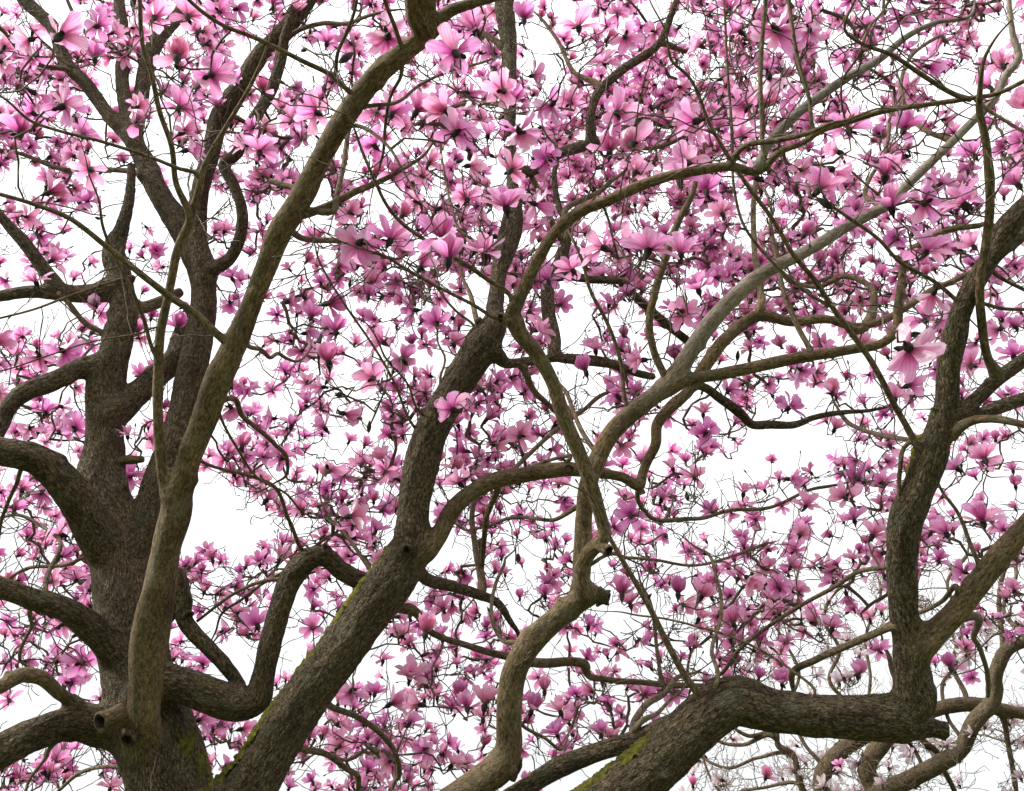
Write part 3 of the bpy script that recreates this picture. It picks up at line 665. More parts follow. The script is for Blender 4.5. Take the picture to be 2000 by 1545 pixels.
# ---- the thick wood is grown together so that limbs flow into one another, then cut back into its parts
RCUT = .024
def framework(ti):
    ids = [i for i in ORDER if SK[i]['tree'] == ti and SK[i]['rmax'] > .030 and i not in ('H1d',)]
    VV, FF = [], []; off = 0
    for i in ids:
        sk = SK[i]
        th = np.nonzero(sk['r'] > RCUT)[0]
        ks = int(th[-1]) if len(th) else 2
        sk['ks'] = ks
        c, r = sk['c'][:ks + 1], sk['r'][:ks + 1]
        st = max(1, int(.02 / .014)); sel = np.unique(np.append(np.arange(0, ks + 1, st), ks))
        c, r = c[sel], r[sel]
        T, Nn, B = frames(c)
        k = 28; a = np.linspace(0, 2 * np.pi, k, endpoint=False)
        V = c[:, None] + r[:, None, None] * (np.cos(a)[None, :, None] * Nn[:, None] + np.sin(a)[None, :, None] * B[:, None])
        VV.append(V.reshape(-1, 3))
        FF += (ringquads(len(c), k) + off).tolist()
        FF.append(list(range(off + k - 1, off - 1, -1)))
        e = off + (len(c) - 1) * k
        FF.append(list(range(e, e + k)))
        off += len(c) * k
    me = bpy.data.meshes.new('rough'); me.from_pydata(np.concatenate(VV).tolist(), [], FF)
    ob = bpy.data.objects.new('rough', me); C.objects.link(ob)
    md = ob.modifiers.new('r', 'REMESH'); md.mode = 'VOXEL'; md.voxel_size = .0095 if ti == 0 else .016; md.adaptivity = 0
    dg = bpy.context.evaluated_depsgraph_get()
    m2 = bpy.data.meshes.new_from_object(ob.evaluated_get(dg))
    bpy.data.objects.remove(ob); bpy.data.meshes.remove(me)
    n = len(m2.vertices)
    V = np.zeros(n * 3, np.float32); m2.vertices.foreach_get('co', V); V = V.reshape(-1, 3)
    nl = len(m2.loops); Q = np.zeros(nl, np.int32); m2.loops.foreach_get('vertex_index', Q)
    assert nl == 4 * len(m2.polygons); Q = Q.reshape(-1, 4)
    bpy.data.meshes.remove(m2)
    E = np.concatenate([Q[:, [0, 1]], Q[:, [1, 2]], Q[:, [2, 3]], Q[:, [3, 0]]])
    deg = np.bincount(E[:, 0], minlength=n) + np.bincount(E[:, 1], minlength=n)
    def smooth(V, wgt, it):
        for _ in range(it):
            A = np.stack([np.bincount(E[:, 0], V[E[:, 1], q], n) + np.bincount(E[:, 1], V[E[:, 0], q], n) for q in range(V.shape[1])], 1) / deg[:, None]
            V = V + wgt[:, None] * (A - V)
        return V
    def scores(V):
        b1 = np.full(n, 9.0); b2 = np.full(n, 9.0); ow = np.zeros(n, int); kn = np.zeros(n, int); r1 = np.ones(n); r2 = np.ones(n)
        for q, i in enumerate(ids):
            sk = SK[i]; c = sk['c'][:sk['ks'] + 1:2].astype(np.float32); r = sk['r'][:sk['ks'] + 1:2]
            m = r.max() + .15
            idx = np.nonzero(((V > c.min(0) - m) & (V < c.max(0) + m)).all(1))[0]
            for s0 in range(0, len(idx), 4000):
                ii = idx[s0:s0 + 4000]
                v = V[ii].astype(np.float32)
                D2 = (v**2).sum(1)[:, None] + (c**2).sum(1)[None] - 2 * v @ c.T
                k = D2.argmin(1)
                sc = np.sqrt(np.maximum(D2[np.arange(len(ii)), k], 0)) - r[k]
                win = sc < b1[ii]
                w_ = ii[win]
                b2[w_] = b1[w_]; r2[w_] = r1[w_]
                b1[w_] = sc[win]; ow[w_] = q; kn[w_] = k[win] * 2; r1[w_] = r[k[win]]
                l_ = ii[~win]; sl_ = sc[~win]; up = sl_ < b2[l_]
                b2[l_[up]] = sl_[up]; r2[l_[up]] = r[k[~win][up]]
        return b1, b2, ow, kn, r1, r2
    V = smooth(V.astype(float), np.full(n, .5), 2)
    b1, b2, ow, kn, r1, r2 = scores(V)
    g_ = .55 * np.minimum(r1, r2) + .006
    wj = np.exp(-(np.maximum(b2, 0) / g_)**2) * .6
    V = smooth(V, wj * 1.3, 32)
    V = smooth(V, np.full(n, .4), 1)
    b1, b2, ow, kn, r1, r2 = scores(V)
    # normals
    def normals(V):
        fn = np.cross(V[Q[:, 2]] - V[Q[:, 0]], V[Q[:, 3]] - V[Q[:, 1]])
        N = np.stack([np.bincount(Q.ravel(), np.repeat(fn[:, q], 4), n) for q in range(3)], 1)
        return N / (np.linalg.norm(N, axis=1)[:, None] + 1e-12)
    N = normals(V)
    def coords(q, idx):
        sk = SK[ids[q]]; c = sk['c']; T, Nn, B = sk['frame']
        ks = sk['ks']; cc = c[:ks + 1:2].astype(np.float32)
        out = np.zeros((len(idx), 5))
        for s0 in range(0, len(idx), 4000):
            ii = idx[s0:s0 + 4000]; v = V[ii]
            D2 = (v**2).sum(1)[:, None] + (cc**2).sum(1)[None] - 2 * v.astype(np.float32) @ cc.T
            k = D2.argmin(1) * 2
            dv = v - c[k]
            al = (dv * T[k]).sum(1); x = (dv * Nn[k]).sum(1); y = (dv * B[k]).sum(1)
            rad = np.hypot(x, y) + 1e-9
            out[s0:s0 + 4000] = np.stack([x / rad, y / rad, rad, sk['u'][k] + al, sk['r'][k]], 1)
        return out
    # bark relief
    H = np.zeros(n)
    for q, i in enumerate(ids):
        idx = np.nonzero(ow == q)[0]
        if not len(idx): continue
        sk = SK[i]; sd_ = ORDER.index(i) + 1; old = is_old(BR[i]['mat'] or M_THIN)
        X = coords(q, idx)
        h = np.array([relief(x[0], x[1], x[4], x[3], sd_ * 5.3, sk['rmax'], old) for x in X.tolist()])
        th = np.arctan2(X[:, 1], X[:, 0])
        for uk, ak, ri, sz, hh in knots(sd_, sk['u'], sk['r'], sk['rmax']):
            du = (X[:, 3] - uk) / sz; m = np.abs(du) < 3
            da = (th[m] - ak + np.pi) % (2 * np.pi) - np.pi
            h[m] += np.exp(-(du[m]**2 + (da * ri / sz)**2)) * hh
        H[idx] = h * X[:, 4]
    # keep the relief continuous where two limbs meet
    fade = 1 - .75 * np.exp(-(np.maximum(b2, 0) / (.5 * g_))**2)
    V = V + N * (H * fade)[:, None]
    V = smooth(V, np.full(n, .25), 1)
    N = normals(V)
    age = np.array([age_of(BR[i]['mat']) for i in ids])[ow]
    age = smooth(age[:, None], np.full(n, .9), 70)[:, 0]
    fo = np.sort(ow[Q], 1)[:, 1]
    pieces = {}
    for q, i in enumerate(ids):
        f = Q[fo == q]
        if not len(f): continue
        vi, inv = np.unique(f, return_inverse=True)
        X = coords(q, vi)
        bk = np.stack([X[:, 0] * X[:, 2], X[:, 1] * X[:, 2], X[:, 3]], 1)
        pieces[i] = (V[vi], inv.reshape(-1, 4), bk, age[vi])
    return pieces

for i in ORDER: SK[i]['frame'] = frames(SK[i]['c'])
PIECES = {**framework(0), **framework(1)}

def branch_mesh(name, i, mat, seed):
    sk = SK[i]
    c, r, u = sk['c'], sk['r'], sk['u']
    if i not in PIECES:
        V, Q, bk = tube_arrays(c, r, u, sk['frame'], sk['rmax'], mat, seed)
        return mk_mesh(name, V, Q, [real(mat)], None, {'bk': bk, 'age': np.full(len(V), age_of(mat))})
    V, Q, bk, ag = PIECES[i]
    k0 = max(0, sk['ks'] - 3)
    if sk['ks'] < len(c) - 4:                            # the thin end goes on as a plain tube
        fr = tuple(f[k0:] for f in sk['frame'])
        V2, Q2, b2 = tube_arrays(c[k0:], r[k0:], u[k0:], fr, .024, mat, seed)
        Q = np.concatenate([Q, Q2 + len(V)]); V = np.concatenate([V, V2]); bk = np.concatenate([bk, b2]); ag = np.concatenate([ag, np.full(len(V2), age_of(mat))])
    return mk_mesh(name, V, Q, [real(mat)], None, {'bk': bk, 'age': ag})

tree = bpy.data.objects.new('magnolia_tree', None); C.objects.link(tree)
tree['label'] = 'big magnolia tree in full deep pink bloom with thick mossy spreading limbs'
tree['category'] = 'tree'
pale = bpy.data.objects.new('pale_magnolia_tree', None); C.objects.link(pale)
pale['label'] = 'pale whitish flowering magnolia tree seen behind the big pink one'
pale['category'] = 'tree'
tree.location = (-1.36, 5.25, 0); pale.location = (5.6, 12.2, 0)
bpy.context.view_layer.update()
ROOT = (tree, pale)
INV = (-np.array(tree.location), -np.array(pale.location))

def put(name, me, ti, parent=None):
    o = add(name, me, parent or ROOT[ti])
    if parent is None:
        o.matrix_parent_inverse = ROOT[ti].matrix_world.inverted()
    return o

OBJ = {}
for n, i in enumerate(ORDER):
    sk = SK[i]
    mat = BR[i]['mat'] or M_THIN
    wpx = 2 * sk['rmax'] * FPX / 5.2
    nm = 'trunk' if BR[i]['parent'] is None else 'limb' if wpx > 44 else 'branch' if wpx > 14 else 'shoot'
    OBJ[i] = put(nm, branch_mesh(nm, i, mat, n + 1), sk['tree'])
OBJ['M']['label'] = 'leaning limb with bright green moss along its upper edge'
OBJ['B1']['label'] = 'long arching branch turning pale grey along its upper half'

# ------------------------------------------------------------------ stubs, cavities, moss
def at(i, x, y):
    sk = SK[i]
    k = int(np.argmin(np.hypot(sk['px'][:, 0] - x, sk['px'][:, 1] - y)))
    return k, sk
def stub(i, x, y, dx, dy, dz, length, rad, mat, hollow=.65, d=None):
    k, sk = at(i, x, y)
    p = sk['c'][k] if d is None else P(x, y, d)
    v = unit(dx * RGT + dy * -UPV + dz * -FWD)
    n = 7; kk = 22
    s = np.linspace(0, 1, n)
    c = p + v * (length * s)[:, None]
    prof = rad * np.array([1.35, 1.22, 1.08, 1.0, 1.0, 1.07, 1.04])
    T, Nn, B = frames(c)
    a = np.linspace(0, 2 * np.pi, kk, endpoint=False)
    rings, bks = [], []
    def ring(ci, ri, jag):
        q = []
        for j in range(kk):
            f = 1 + .14 * mnoise.noise(Vector((math.cos(a[j]) * 1.3, math.sin(a[j]) * 1.3, x * .1 + ri * 40)))
            q.append(ci + ri * f * (math.cos(a[j]) * Nn[0] + math.sin(a[j]) * B[0]) + v * jag * mnoise.noise(Vector((math.cos(a[j]) * 2, math.sin(a[j]) * 2, y * .1))))
        return np.array(q)
    for ci, ri in zip(c, prof): rings.append(ring(ci, ri, rad * .25))
    e = c[-1]
    for f, h in ((.86, .06), (hollow, -.05), (hollow * .9, -.5), (hollow * .5, -.8), (.02, -.85)):
        rings.append(ring(e + v * rad * h, rad * f, rad * .2))
    V = np.concatenate(rings)
    m = len(rings)
    Q = ringquads(m, kk)
    mi = np.repeat([0] * (n) + [1] * (m - 1 - n), kk)
    bk = np.concatenate([np.stack([rad * np.cos(a), rad * np.sin(a), np.full(kk, q * .02)], -1) for q in range(m)])
    me = mk_mesh('stub', V, Q, [real(mat), M_CUT], mi, {'bk': bk, 'age': np.full(len(V), age_of(mat))})
    return put('stub', me, sk['tree'])

stub('A', 236, 1398, -.45, -.02, .85, .125, .046, M_YOUNG, .7, 4.95)
stub('A', 268, 1425, -.15, .25, .9, .095, .038, M_OLD, .7, 4.97)
stub('C', 1003, 622, -.8, .1, .55, .065, .026, M_YOUNG, .72)
stub('C', 1172, 1066, .6, .3, .75, .075, .026, M_YOUNG, .7)
stub('M', 808, 1075, 0.0, -.1, 1, .15, .030, M_OLD, .55)
stub('H2', 1105, 918, .25, 0, 1, .046, .030, M_YOUNG, .85)
stub('S', 1165, 1165, .9, .1, .25, .05, .036, M_OLD, .5)
stub('RL', 1810, 1418, .9, .2, .2, .09, .040, M_OLD, .5)
stub('M', 955, 650, -.55, -.6, .3, .10, .022, M_OLD, .4)
stub('S', 985, 1494, .9, .15, .3, .085, .055, M_YOUNG, .02)
stub('K', 628, 1086, .6, -.7, .3, .06, .035, M_OLD, .02)
stub('A', 213, 1150, -.9, 0, .4, .16, .035, M_OLD, .3)
stub('H2', 1252, 950, .3, .9, .2, .05, .018, M_YOUNG, .3)
stub('DK', 358, 1190, .5, .3, .4, .06, .03, M_OLD, .02)

def moss(i, u0, u1, spread, thick, thr, seed, lean=(0, 0, 1)):
    """a cushion of moss growing along the upper side of a limb between two places"""
    sk = SK[i]
    k0, _ = at(i, *u0); k1, _ = at(i, *u1)
    if k0 > k1: k0, k1 = k1, k0
    T, Nn, B = sk['frame']
    kk = 30
    a = np.linspace(-1, 1, kk)
    ids = np.arange(k0, k1)
    V = np.zeros((len(ids), kk, 3)); keep = np.zeros((len(ids), kk))
    ln = unit(np.array(lean, float))
    for q, n in enumerate(ids):
        up = unit(ln - T[n] * (ln @ T[n])); sd_ = np.cross(T[n], up)
        for j in range(kk):
            th = a[j] * spread
            nrm = math.cos(th) * up + math.sin(th) * sd_
            p = sk['c'][n] + nrm * sk['r'][n]
            f1 = mnoise.noise(Vector(p * 9) + Vector((seed, 0, 0)))
            f2 = mnoise.noise(Vector(p * 55)); f3 = mnoise.noise(Vector(p * 140))
            e = 1 - abs(a[j])**1.6
            edge = min(1, min(q, len(ids) - 1 - q) / 12)
            dens = e * edge * 1.15 + f1 * 1.5 + f2 * .8 + f3 * .35
            keep[q, j] = dens
            h = thick * max(0, min(1, dens)) * (1 + .9 * f2 + 1.1 * f3)
            V[q, j] = sk['c'][n] + nrm * (sk['r'][n] * 1.0 + (h if dens > thr else -.012))
    i0 = np.arange(len(ids) - 1)[:, None] * kk; j0 = np.arange(kk - 1)[None, :]
    Q = np.stack([i0 + j0, i0 + j0 + 1, i0 + kk + j0 + 1, i0 + kk + j0], -1).reshape(-1, 4)
    kp = (keep > thr - .25)
    ok = kp.reshape(-1)[Q].any(1)
    me = mk_mesh('moss', V.reshape(-1, 3), Q[ok], [M_MOSS])
    return put('moss', me, sk['tree'])

moss('M', (420, 1620), (800, 1085), .95, .012, .30, 3, (-.6, -.06, .8))
moss('RL', (1050, 1665), (1335, 1440), .9, .009, .42, 8, (-.35, -.15, 1))
moss('RT', (1797, 950), (1848, 797), .8, .009, .6, 17, (-1, -.3, .6))
moss('A', (340, 1590), (300, 1460), .8, .010, .55, 21, (1, -.1, .4))

# ------------------------------------------------------------------ blossoms: shapes
def petal_grid(L, W, th0, kap, cup, nt_, ns, rr):
    """one spoon-shaped tepal growing from the origin along +z and leaning to +y"""
    t = np.linspace(0, 1, nt_)
    ang = th0 + kap * t**1.3
    dz, dy = np.cos(ang), np.sin(ang)
    dt = L / (nt_ - 1)
    z = np.concatenate([[0], np.cumsum((dz[1:] + dz[:-1]) / 2 * dt)])
    y = np.concatenate([[0], np.cumsum((dy[1:] + dy[:-1]) / 2 * dt)])
    wid = W * (.16 + 1.28 * t**.8 * np.maximum(0, 1 - t**3.2)**.55)
    wid[-1] = W * .20
    s = np.linspace(-1, 1, ns)
    nrm_y, nrm_z = np.cos(ang), -np.sin(ang)          # pointing to the outside
    ph = rr.uniform(0, 6.28); tw = rr.normal(0, .22)
    V = np.zeros((nt_, ns, 3))
    for k in range(nt_):
        bend = -cup * wid[k] * s**2 + wid[k] * t[k] * (.16 * np.sin(ph + 4.5 * t[k] + 2.3 * s) + .10 * np.sin(ph * 2 + 9 * t[k] - 4 * s))
        tws = tw * t[k] * s * wid[k]
        V[k, :, 0] = s * wid[k]
        V[k, :, 1] = y[k] + (bend + tws) * nrm_y[k]
        V[k, :, 2] = z[k] + (bend + tws) * nrm_z[k]
    V[-1] += (V[-1] - V[-2]) * (rr.normal(0, .16, ns) - .25 * (np.abs(s) < .2) * rr.uniform(0, 1))[:, None]
    V[1:-1, 0, 0] += wid[1:-1] * rr.normal(0, .07, nt_ - 2)
    V[1:-1, -1, 0] += wid[1:-1] * rr.normal(0, .07, nt_ - 2)
    i0 = np.arange(nt_ - 1)[:, None] * ns; j0 = np.arange(ns - 1)[None, :]
    Q = np.stack([i0 + j0, i0 + j0 + 1, i0 + ns + j0 + 1, i0 + ns + j0], -1).reshape(-1, 4)
    return V.reshape(-1, 3), Q, np.stack([np.repeat(t, ns), np.tile(s, nt_), np.full(nt_ * ns, ph)], 1)

def lathe(prof, k):
    a = np.linspace(0, 2 * np.pi, k, endpoint=False)
    V = np.concatenate([np.stack([r * np.cos(a), r * np.sin(a), np.full(k, z)], -1) for r, z in prof])
    return V, ringquads(len(prof), k)

def rotz(V, a):
    c, s = math.cos(a), math.sin(a)
    return V @ np.array([[c, s, 0], [-s, c, 0], [0, 0, 1]])

def flower_spec(kind, rr, pale_=False):
    """tepals as (azimuth, base tilt, curl, cup, length, width)"""
    out = []
    a0 = rr.uniform(0, 6.28)
    R = math.radians
    if kind in 'ou':
        no = int(rr.integers(6, 9)); ni = int(rr.integers(3, 5))
        for q in range(no):
            fl = rr.uniform() < .14
            out.append((a0 + q * 6.283 / no + rr.normal(0, .16), R(rr.normal(58 if kind == 'o' else 44, 13)) + (R(35) if fl else 0), R(rr.normal(30, 20)), rr.uniform(.10, .38), rr.uniform(.088, .118), rr.uniform(.022, .032)))
        for q in range(ni):
            out.append((a0 + .5 + q * 6.283 / ni + rr.normal(0, .2), R(rr.normal(24, 9)), R(rr.normal(12, 20)), rr.uniform(.3, .55), rr.uniform(.08, .1), rr.uniform(.024, .031)))
    elif kind == 'h':
        for q in range(6):
            out.append((a0 + q * 6.283 / 6 + rr.normal(0, .15), R(rr.normal(40, 8)), R(rr.normal(5, 16)), rr.uniform(.3, .5), rr.uniform(.088, .11), rr.uniform(.027, .035)))
        for q in range(4):
            out.append((a0 + .4 + q * 1.57, R(rr.normal(20, 6)), R(rr.normal(-12, 10)), rr.uniform(.4, .6), rr.uniform(.08, .1), rr.uniform(.028, .034)))
    else:                                              # c: tulip cup
        for q in range(5):
            out.append((a0 + q * 6.283 / 5 + rr.normal(0, .12), R(rr.normal(48, 5)), R(rr.normal(-62, 7)), rr.uniform(.38, .5), rr.uniform(.09, .105), rr.uniform(.034, .040)))
        for q in range(3):
            out.append((a0 + .6 + q * 2.09, R(rr.normal(32, 5)), R(rr.normal(-42, 8)), .5, rr.uniform(.09, .1), .035))
        if rr.uniform() < .5: out.append((rr.uniform(0, 6.28), R(75), R(15), .3, .1, .032))
    if pale_:
        out = [(a, t_, k_, c_, l_, w_ * .72) for a, t_, k_, c_, l_, w_ in out]
    return out

def core_parts(rr, k=8):
    """dark bud scale with stalk (0), stamen cone (1)"""
    V1, Q1 = lathe([(.0045, -.050), (.0062, -.036), (.0125, -.026), (.0165, -.010), (.0135, .004), (.006, .010)], k)
    V2, Q2 = lathe([(.008, .002), (.0125, .010), (.0105, .022), (.005, .036), (.0008, .042)], k)
    # a leftover scale hanging at the foot of the flower
    Vb, Qb, _ = petal_grid(.042, .011, math.radians(rr.uniform(70, 130)), math.radians(25), .5, 4, 3, rr)
    Vb = rotz(Vb, rr.uniform(0, 6.28)) + np.array([0, 0, -.016])
    V = np.concatenate([V1, V2, Vb]); Q = np.concatenate([Q1, Q2 + len(V1), Qb + len(V1) + len(V2)])
    mi = np.concatenate([np.zeros(len(Q1)), np.ones(len(Q2)), np.zeros(len(Qb))]).astype(int)
    return V, Q, mi

def flower_arrays(kind, seed, nt_, ns, pale_=False, k=8):
    rr = np.random.default_rng(seed)
    Vs, Qs, pts_, mis = [], [], [], []
    off = 0
    for (az, th, kp, cu, L, W) in flower_spec(kind, rr, pale_):
        V, Q, t = petal_grid(L, W, th, kp, cu, nt_, ns, rr)
        V = V + np.array([0, .009, 0])
        V = rotz(V, az)
        Vs.append(V); Qs.append(Q + off); pts_.append(t); mis.append(np.zeros(len(Q), int)); off += len(V)
    V, Q, mi = core_parts(rr, k)
    Vs.append(V); Qs.append(Q + off); pts_.append(np.zeros((len(V), 3))); mis.append(mi + 1)
    return np.concatenate(Vs), np.concatenate(Qs), np.concatenate(pts_), np.concatenate(mis)

NVAR = 9
VARS = {}
for kind in 'ouhc':
    for v in range(NVAR):
        for p_ in (0, 1):
            if p_ and v >= 5: continue
            V, Q, t, mi = flower_arrays(kind, hash((kind, v)) % 1 + ord(kind) * 100 + v, 7, 5, bool(p_))
            VARS[kind, v, p_] = mk_mesh('blossom', V, Q, [M_PALEPETAL if p_ else M_PETAL, M_CALYX, M_STAMEN], mi, {'pt': t, 'tint': np.full(len(V), (v * .37) % 1)})
LOW = {(kind, v): flower_arrays(kind, ord(kind) * 77 + v, 4, 3, False, 4) for kind in 'ouhc' for v in range(8)}

def axis_frame(ax, spin):
    ax = unit(ax)
    a = np.array([1.0, 0, 0]) if abs(ax[0]) < .8 else np.array([0, 1.0, 0])
    x = unit(a - ax * (a @ ax)); y = np.cross(ax, x)
    c, s = math.cos(spin), math.sin(spin)
    return np.stack([c * x + s * y, -s * x + c * y, ax], 1)     # columns

# ------------------------------------------------------------------ blossoms: places (photograph x, y, apparent size, kind)
FL = """126 62 105 u;138 203 80 o;268 232 42 c;305 28 66 o;368 25 66 o;346 100 54 c;415 150 84 o;438 92 42 o;355 205 66 o;370 250 66 o;378 290 62 o;325 175 45 o;197 50 58 o;185 105 46 h;210 112 42 o
47 82 62 o;12 90 46 o;60 112 54 o;12 130 54 o;80 190 62 o;55 215 58 o;15 260 44 o;120 115 40 c;165 255 56 o;40 250 48 c;108 372 44 c;170 330 62 o;168 385 52 o;135 300 48 o;508 285 66 u;512 165 36 c;610 215 70 o;640 75 54 o;545 40 44 o;470 15 48 o;430 20 54 o
292 450 34 o;303 490 40 h;440 445 44 o;430 365 38 o;470 350 38 o;410 340 36 o;108 503 50 o;65 540 56 o;400 500 40 o;435 500 38 o;350 630 40 c;185 590 34 c;200 612 48 o;140 665 48 u;130 692 60 o;75 702 56 o;95 690 38 o;45 715 44 o;2 665 50 h
90 795 50 o;130 795 48 o;150 832 62 o;85 837 44 o;130 845 48 o;255 922 58 o;245 952 40 o;45 950 46 o;80 967 46 o;650 590 52 h;655 637 50 h;610 612 52 u;570 587 48 o;590 545 34 o;640 692 46 c;585 687 46 o;605 650 48 o;560 660 44 o;620 757 48 o
683 808 58 o;628 827 54 o;570 822 48 o;525 817 44 o;475 767 44 o;455 802 54 o;600 777 48 o;640 917 40 c;475 862 36 c;552 889 50 o;510 880 36 o;430 897 48 o;530 967 58 o;455 917 48 o;590 987 50 u;505 1090 48 u;555 1082 62 o;610 1222 46 o;620 1137 40 o;500 1152 48 o;460 1187 46 o
440 1232 40 o;500 1212 62 o;350 1250 38 o;360 1282 38 o;395 1292 44 o;620 1287 46 o;110 1042 58 o;150 1072 44 o;100 1132 48 o;155 1122 48 o;165 1152 48 o;130 1217 48 o;110 1217 46 o;20 1212 34 o;30 1237 34 o;160 1292 62 o;140 1327 54 o;165 1322 48 o;125 1287 54 o;60 1292 44 o;15 1292 36 o;15 1362 44 o;190 1272 44 o
145 1457 36 o;80 1492 52 o;110 1482 52 o;30 1512 52 o;235 1482 34 o;220 1532 44 o;400 1487 34 u;400 1402 58 o;430 1412 48 o;450 1412 36 h;480 1422 54 o;385 1387 48 o;755 80 82 o;881 97 102 o;923 45 84 o;895 54 54 o;961 102 48 o;1024 28 50 h;1014 103 34 o;1130 40 66 u;1190 73 36 c;1224 75 60 o;1206 25 40 o;1175 112 54 o;1280 63 44 o
769 212 76 u;730 222 58 o;821 206 58 h;860 210 64 h;898 252 82 o;723 276 64 o;695 140 44 o;842 311 54 o;772 332 64 o;737 334 34 c;926 322 58 o;954 252 54 o;926 185 64 o;982 178 66 u;1003 187 50 h;1017 266 74 o;1066 308 54 u;1003 325 66 u;986 388 96 o;909 383 56 u;947 390 44 o
863 453 96 u;877 490 58 c;947 480 80 o;979 465 56 o;769 457 80 o;695 483 80 o;790 490 52 u;828 511 44 c;685 412 48 u;723 443 44 o;790 413 38 c;867 402 54 o;912 434 44 o;1056 402 64 o;1045 437 54 o;1101 416 46 u;1164 476 90 o;1217 460 80 o;1270 474 100 o;1332 483 76 u;1108 500 50 u
1192 283 46 c;1234 276 56 c;1115 196 54 o;1070 213 64 o;1049 147 50 o;1245 327 64 u;1332 317 76 o;1332 231 66 o;1210 219 76 o;1506 166 76 o;1499 196 44 c;1524 66 82 o;1436 52 66 o;1580 66 56 o;1387 52 46 o;1359 84 54 o;1643 110 66 o;1762 38 46 o;1450 212 70 o;1342 240 82 o;1450 261 56 u;1559 180 56 o
1657 241 74 u;1769 243 66 u;1895 297 60 u;1741 292 50 o;1730 329 62 h;1737 390 86 u;1643 338 86 o;1604 359 86 u;1569 334 46 o;1625 292 64 o;1380 364 66 u;1464 341 54 h;1485 362 50 u;1328 338 82 o;1405 411 54 o;1653 436 54 u;1576 450 40 c;1811 394 86 o;1874 383 96 o;1814 478 86 o;1846 352 50 o
1979 350 52 h;1989 275 60 o;1954 121 54 u;1926 163 40 c;1996 198 50 c;1821 132 54 o;1839 72 50 u;1874 62 40 o;1804 191 46 o;1772 170 46 o;1632 500 30 c;1600 504 30 c;1895 474 56 u;1450 502 46 o;1391 482 44 o;1783 690 122 o;1804 614 60 u;1818 584 66 o;1769 656 64 o;1360 554 64 u;1332 610 60 o;1374 621 46 o;1400 537 50 o;1318 691 36 c
1944 645 50 o;1979 684 60 u;1895 708 56 u;1783 750 60 o;1750 768 54 u;1748 715 50 o;1702 733 36 o;1685 782 40 u;1688 824 36 o;1685 855 40 o;1737 866 46 o;1624 757 34 c;1569 726 46 o;1601 726 40 o;1506 764 40 u;1552 789 60 o;1426 761 46 o;1373 799 46 o;1377 845 50 o;1356 925 46 o;1317 929 40 o;1314 880 38 o
1454 953 50 o;1489 950 40 u;1695 911 36 u;1653 901 36 u;1625 894 36 o;1671 932 46 u;1723 939 50 o;1552 936 50 o;1646 967 58 o;1576 982 50 o;1384 995 46 u;1667 1006 50 u;1860 911 54 o;1919 887 62 u;1916 1006 72 u;1709 1037 66 o;1843 1030 62 u;1822 1034 46 u;1875 1115 46 o;1981 1143 50 o;1914 1207 46 o;1716 1083 50 o
1325 1147 40 c;1374 1157 46 h;1342 1185 46 o;1370 1199 50 o;1430 1207 48 h;1445 1122 46 o;1469 1136 46 h;1497 1150 46 o;1508 1196 50 o;1526 1164 46 o;1483 1245 50 u;1483 1277 46 o;1561 1150 46 u;1550 1073 46 o;1617 1108 46 o;1621 1132 46 o;1656 1171 46 o;1589 1212 34 c;1628 1217 52 u;1582 1189 40 o
1677 1307 36 c;1854 1293 36 c;1526 1325 44 h;1526 1267 34 o;1497 1511 26 c;1353 1526 22 c;1314 1355 46 o;1437 1404 34 u;1409 1298 36 o;1452 1312 36 o;692 1020 64 o;1215 1150 50 h;1229 1171 52 u;1063 1154 46 u;802 1192 52 o;862 1185 50 o;833 1222 44 c;788 1231 50 u;953 1222 34 h;918 1210 40 o
802 1312 66 o;749 1281 42 o;740 1318 28 o;773 1369 48 h;807 1372 50 h;805 1404 50 o;844 1436 42 o;911 1372 60 u;950 1362 58 h;900 1346 36 c;943 1394 50 o;932 1281 40 o;953 1267 40 o;890 1485 54 o;911 1485 46 o;890 1457 38 u;948 1448 28 c;1063 1339 32 c;1042 1374 42 c;1091 1379 56 u;1123 1394 46 o;1084 1425 50 o
1214 1270 40 o;1176 1320 50 u;1193 1434 36 h;1109 1482 48 u;1027 1521 28 c;1123 1231 40 o;1151 1214 46 o;664 1454 50 o;671 1408 50 o;706 1411 46 o;735 1429 46 o;692 1454 38 o;721 1496 46 o;766 1503 46 o;809 1531 40 o;791 1450 40 o;833 1489 40 o;682 1355 54 o;724 736 60 o;787 698 58 h;850 628 62 o;800 607 54 o;724 621 50 o
776 628 40 o;741 663 54 o;818 568 46 o;860 586 38 o;828 757 50 o;832 733 44 o;874 796 68 o;898 785 60 u;930 757 54 o;776 827 50 o;765 782 32 o;685 855 38 u;741 890 54 o;758 904 46 o;706 887 36 o;695 1006 66 o;762 981 36 o;702 978 50 o;657 929 36 c;1017 848 54 o;975 841 46 o;888 936 60 o;902 880 54 o;937 890 50 o
860 988 36 o;895 852 46 o;1140 713 40 c;1161 673 56 o;1241 705 62 o;1199 764 60 o;1168 852 38 o;1038 600 46 o;1059 638 60 o;1098 593 50 o;1066 540 56 u;975 540 58 o;1112 519 60 u;1175 530 50 u;1192 586 46 o;1343 698 36 h;1000 740 46 o;1038 775 42 o;1217 904 36 u;1231 1002 60 o;1294 964 50 o;1224 971 46 o;1311 905 46 o"""
FLOW = []
for q in FL.replace('\n', ';').split(';'):
    x, y, s, k = q.split()
    FLOW.append((float(x), float(y), float(s), k))

def pick_axis(kind, x, y):
    if kind in 'uc':
        v = np.array([0, 0, 1.0]) + rng.normal(0, .28, 3)
    elif kind == 'h':
        v = np.array([0, 0, .9]) + rng.normal(0, .45, 3)
    else:
        v = np.array([0, .25, .55]) + rng.normal(0, .62, 3)
        if v[2] < -.35: v[2] *= -.6
    return unit(v)

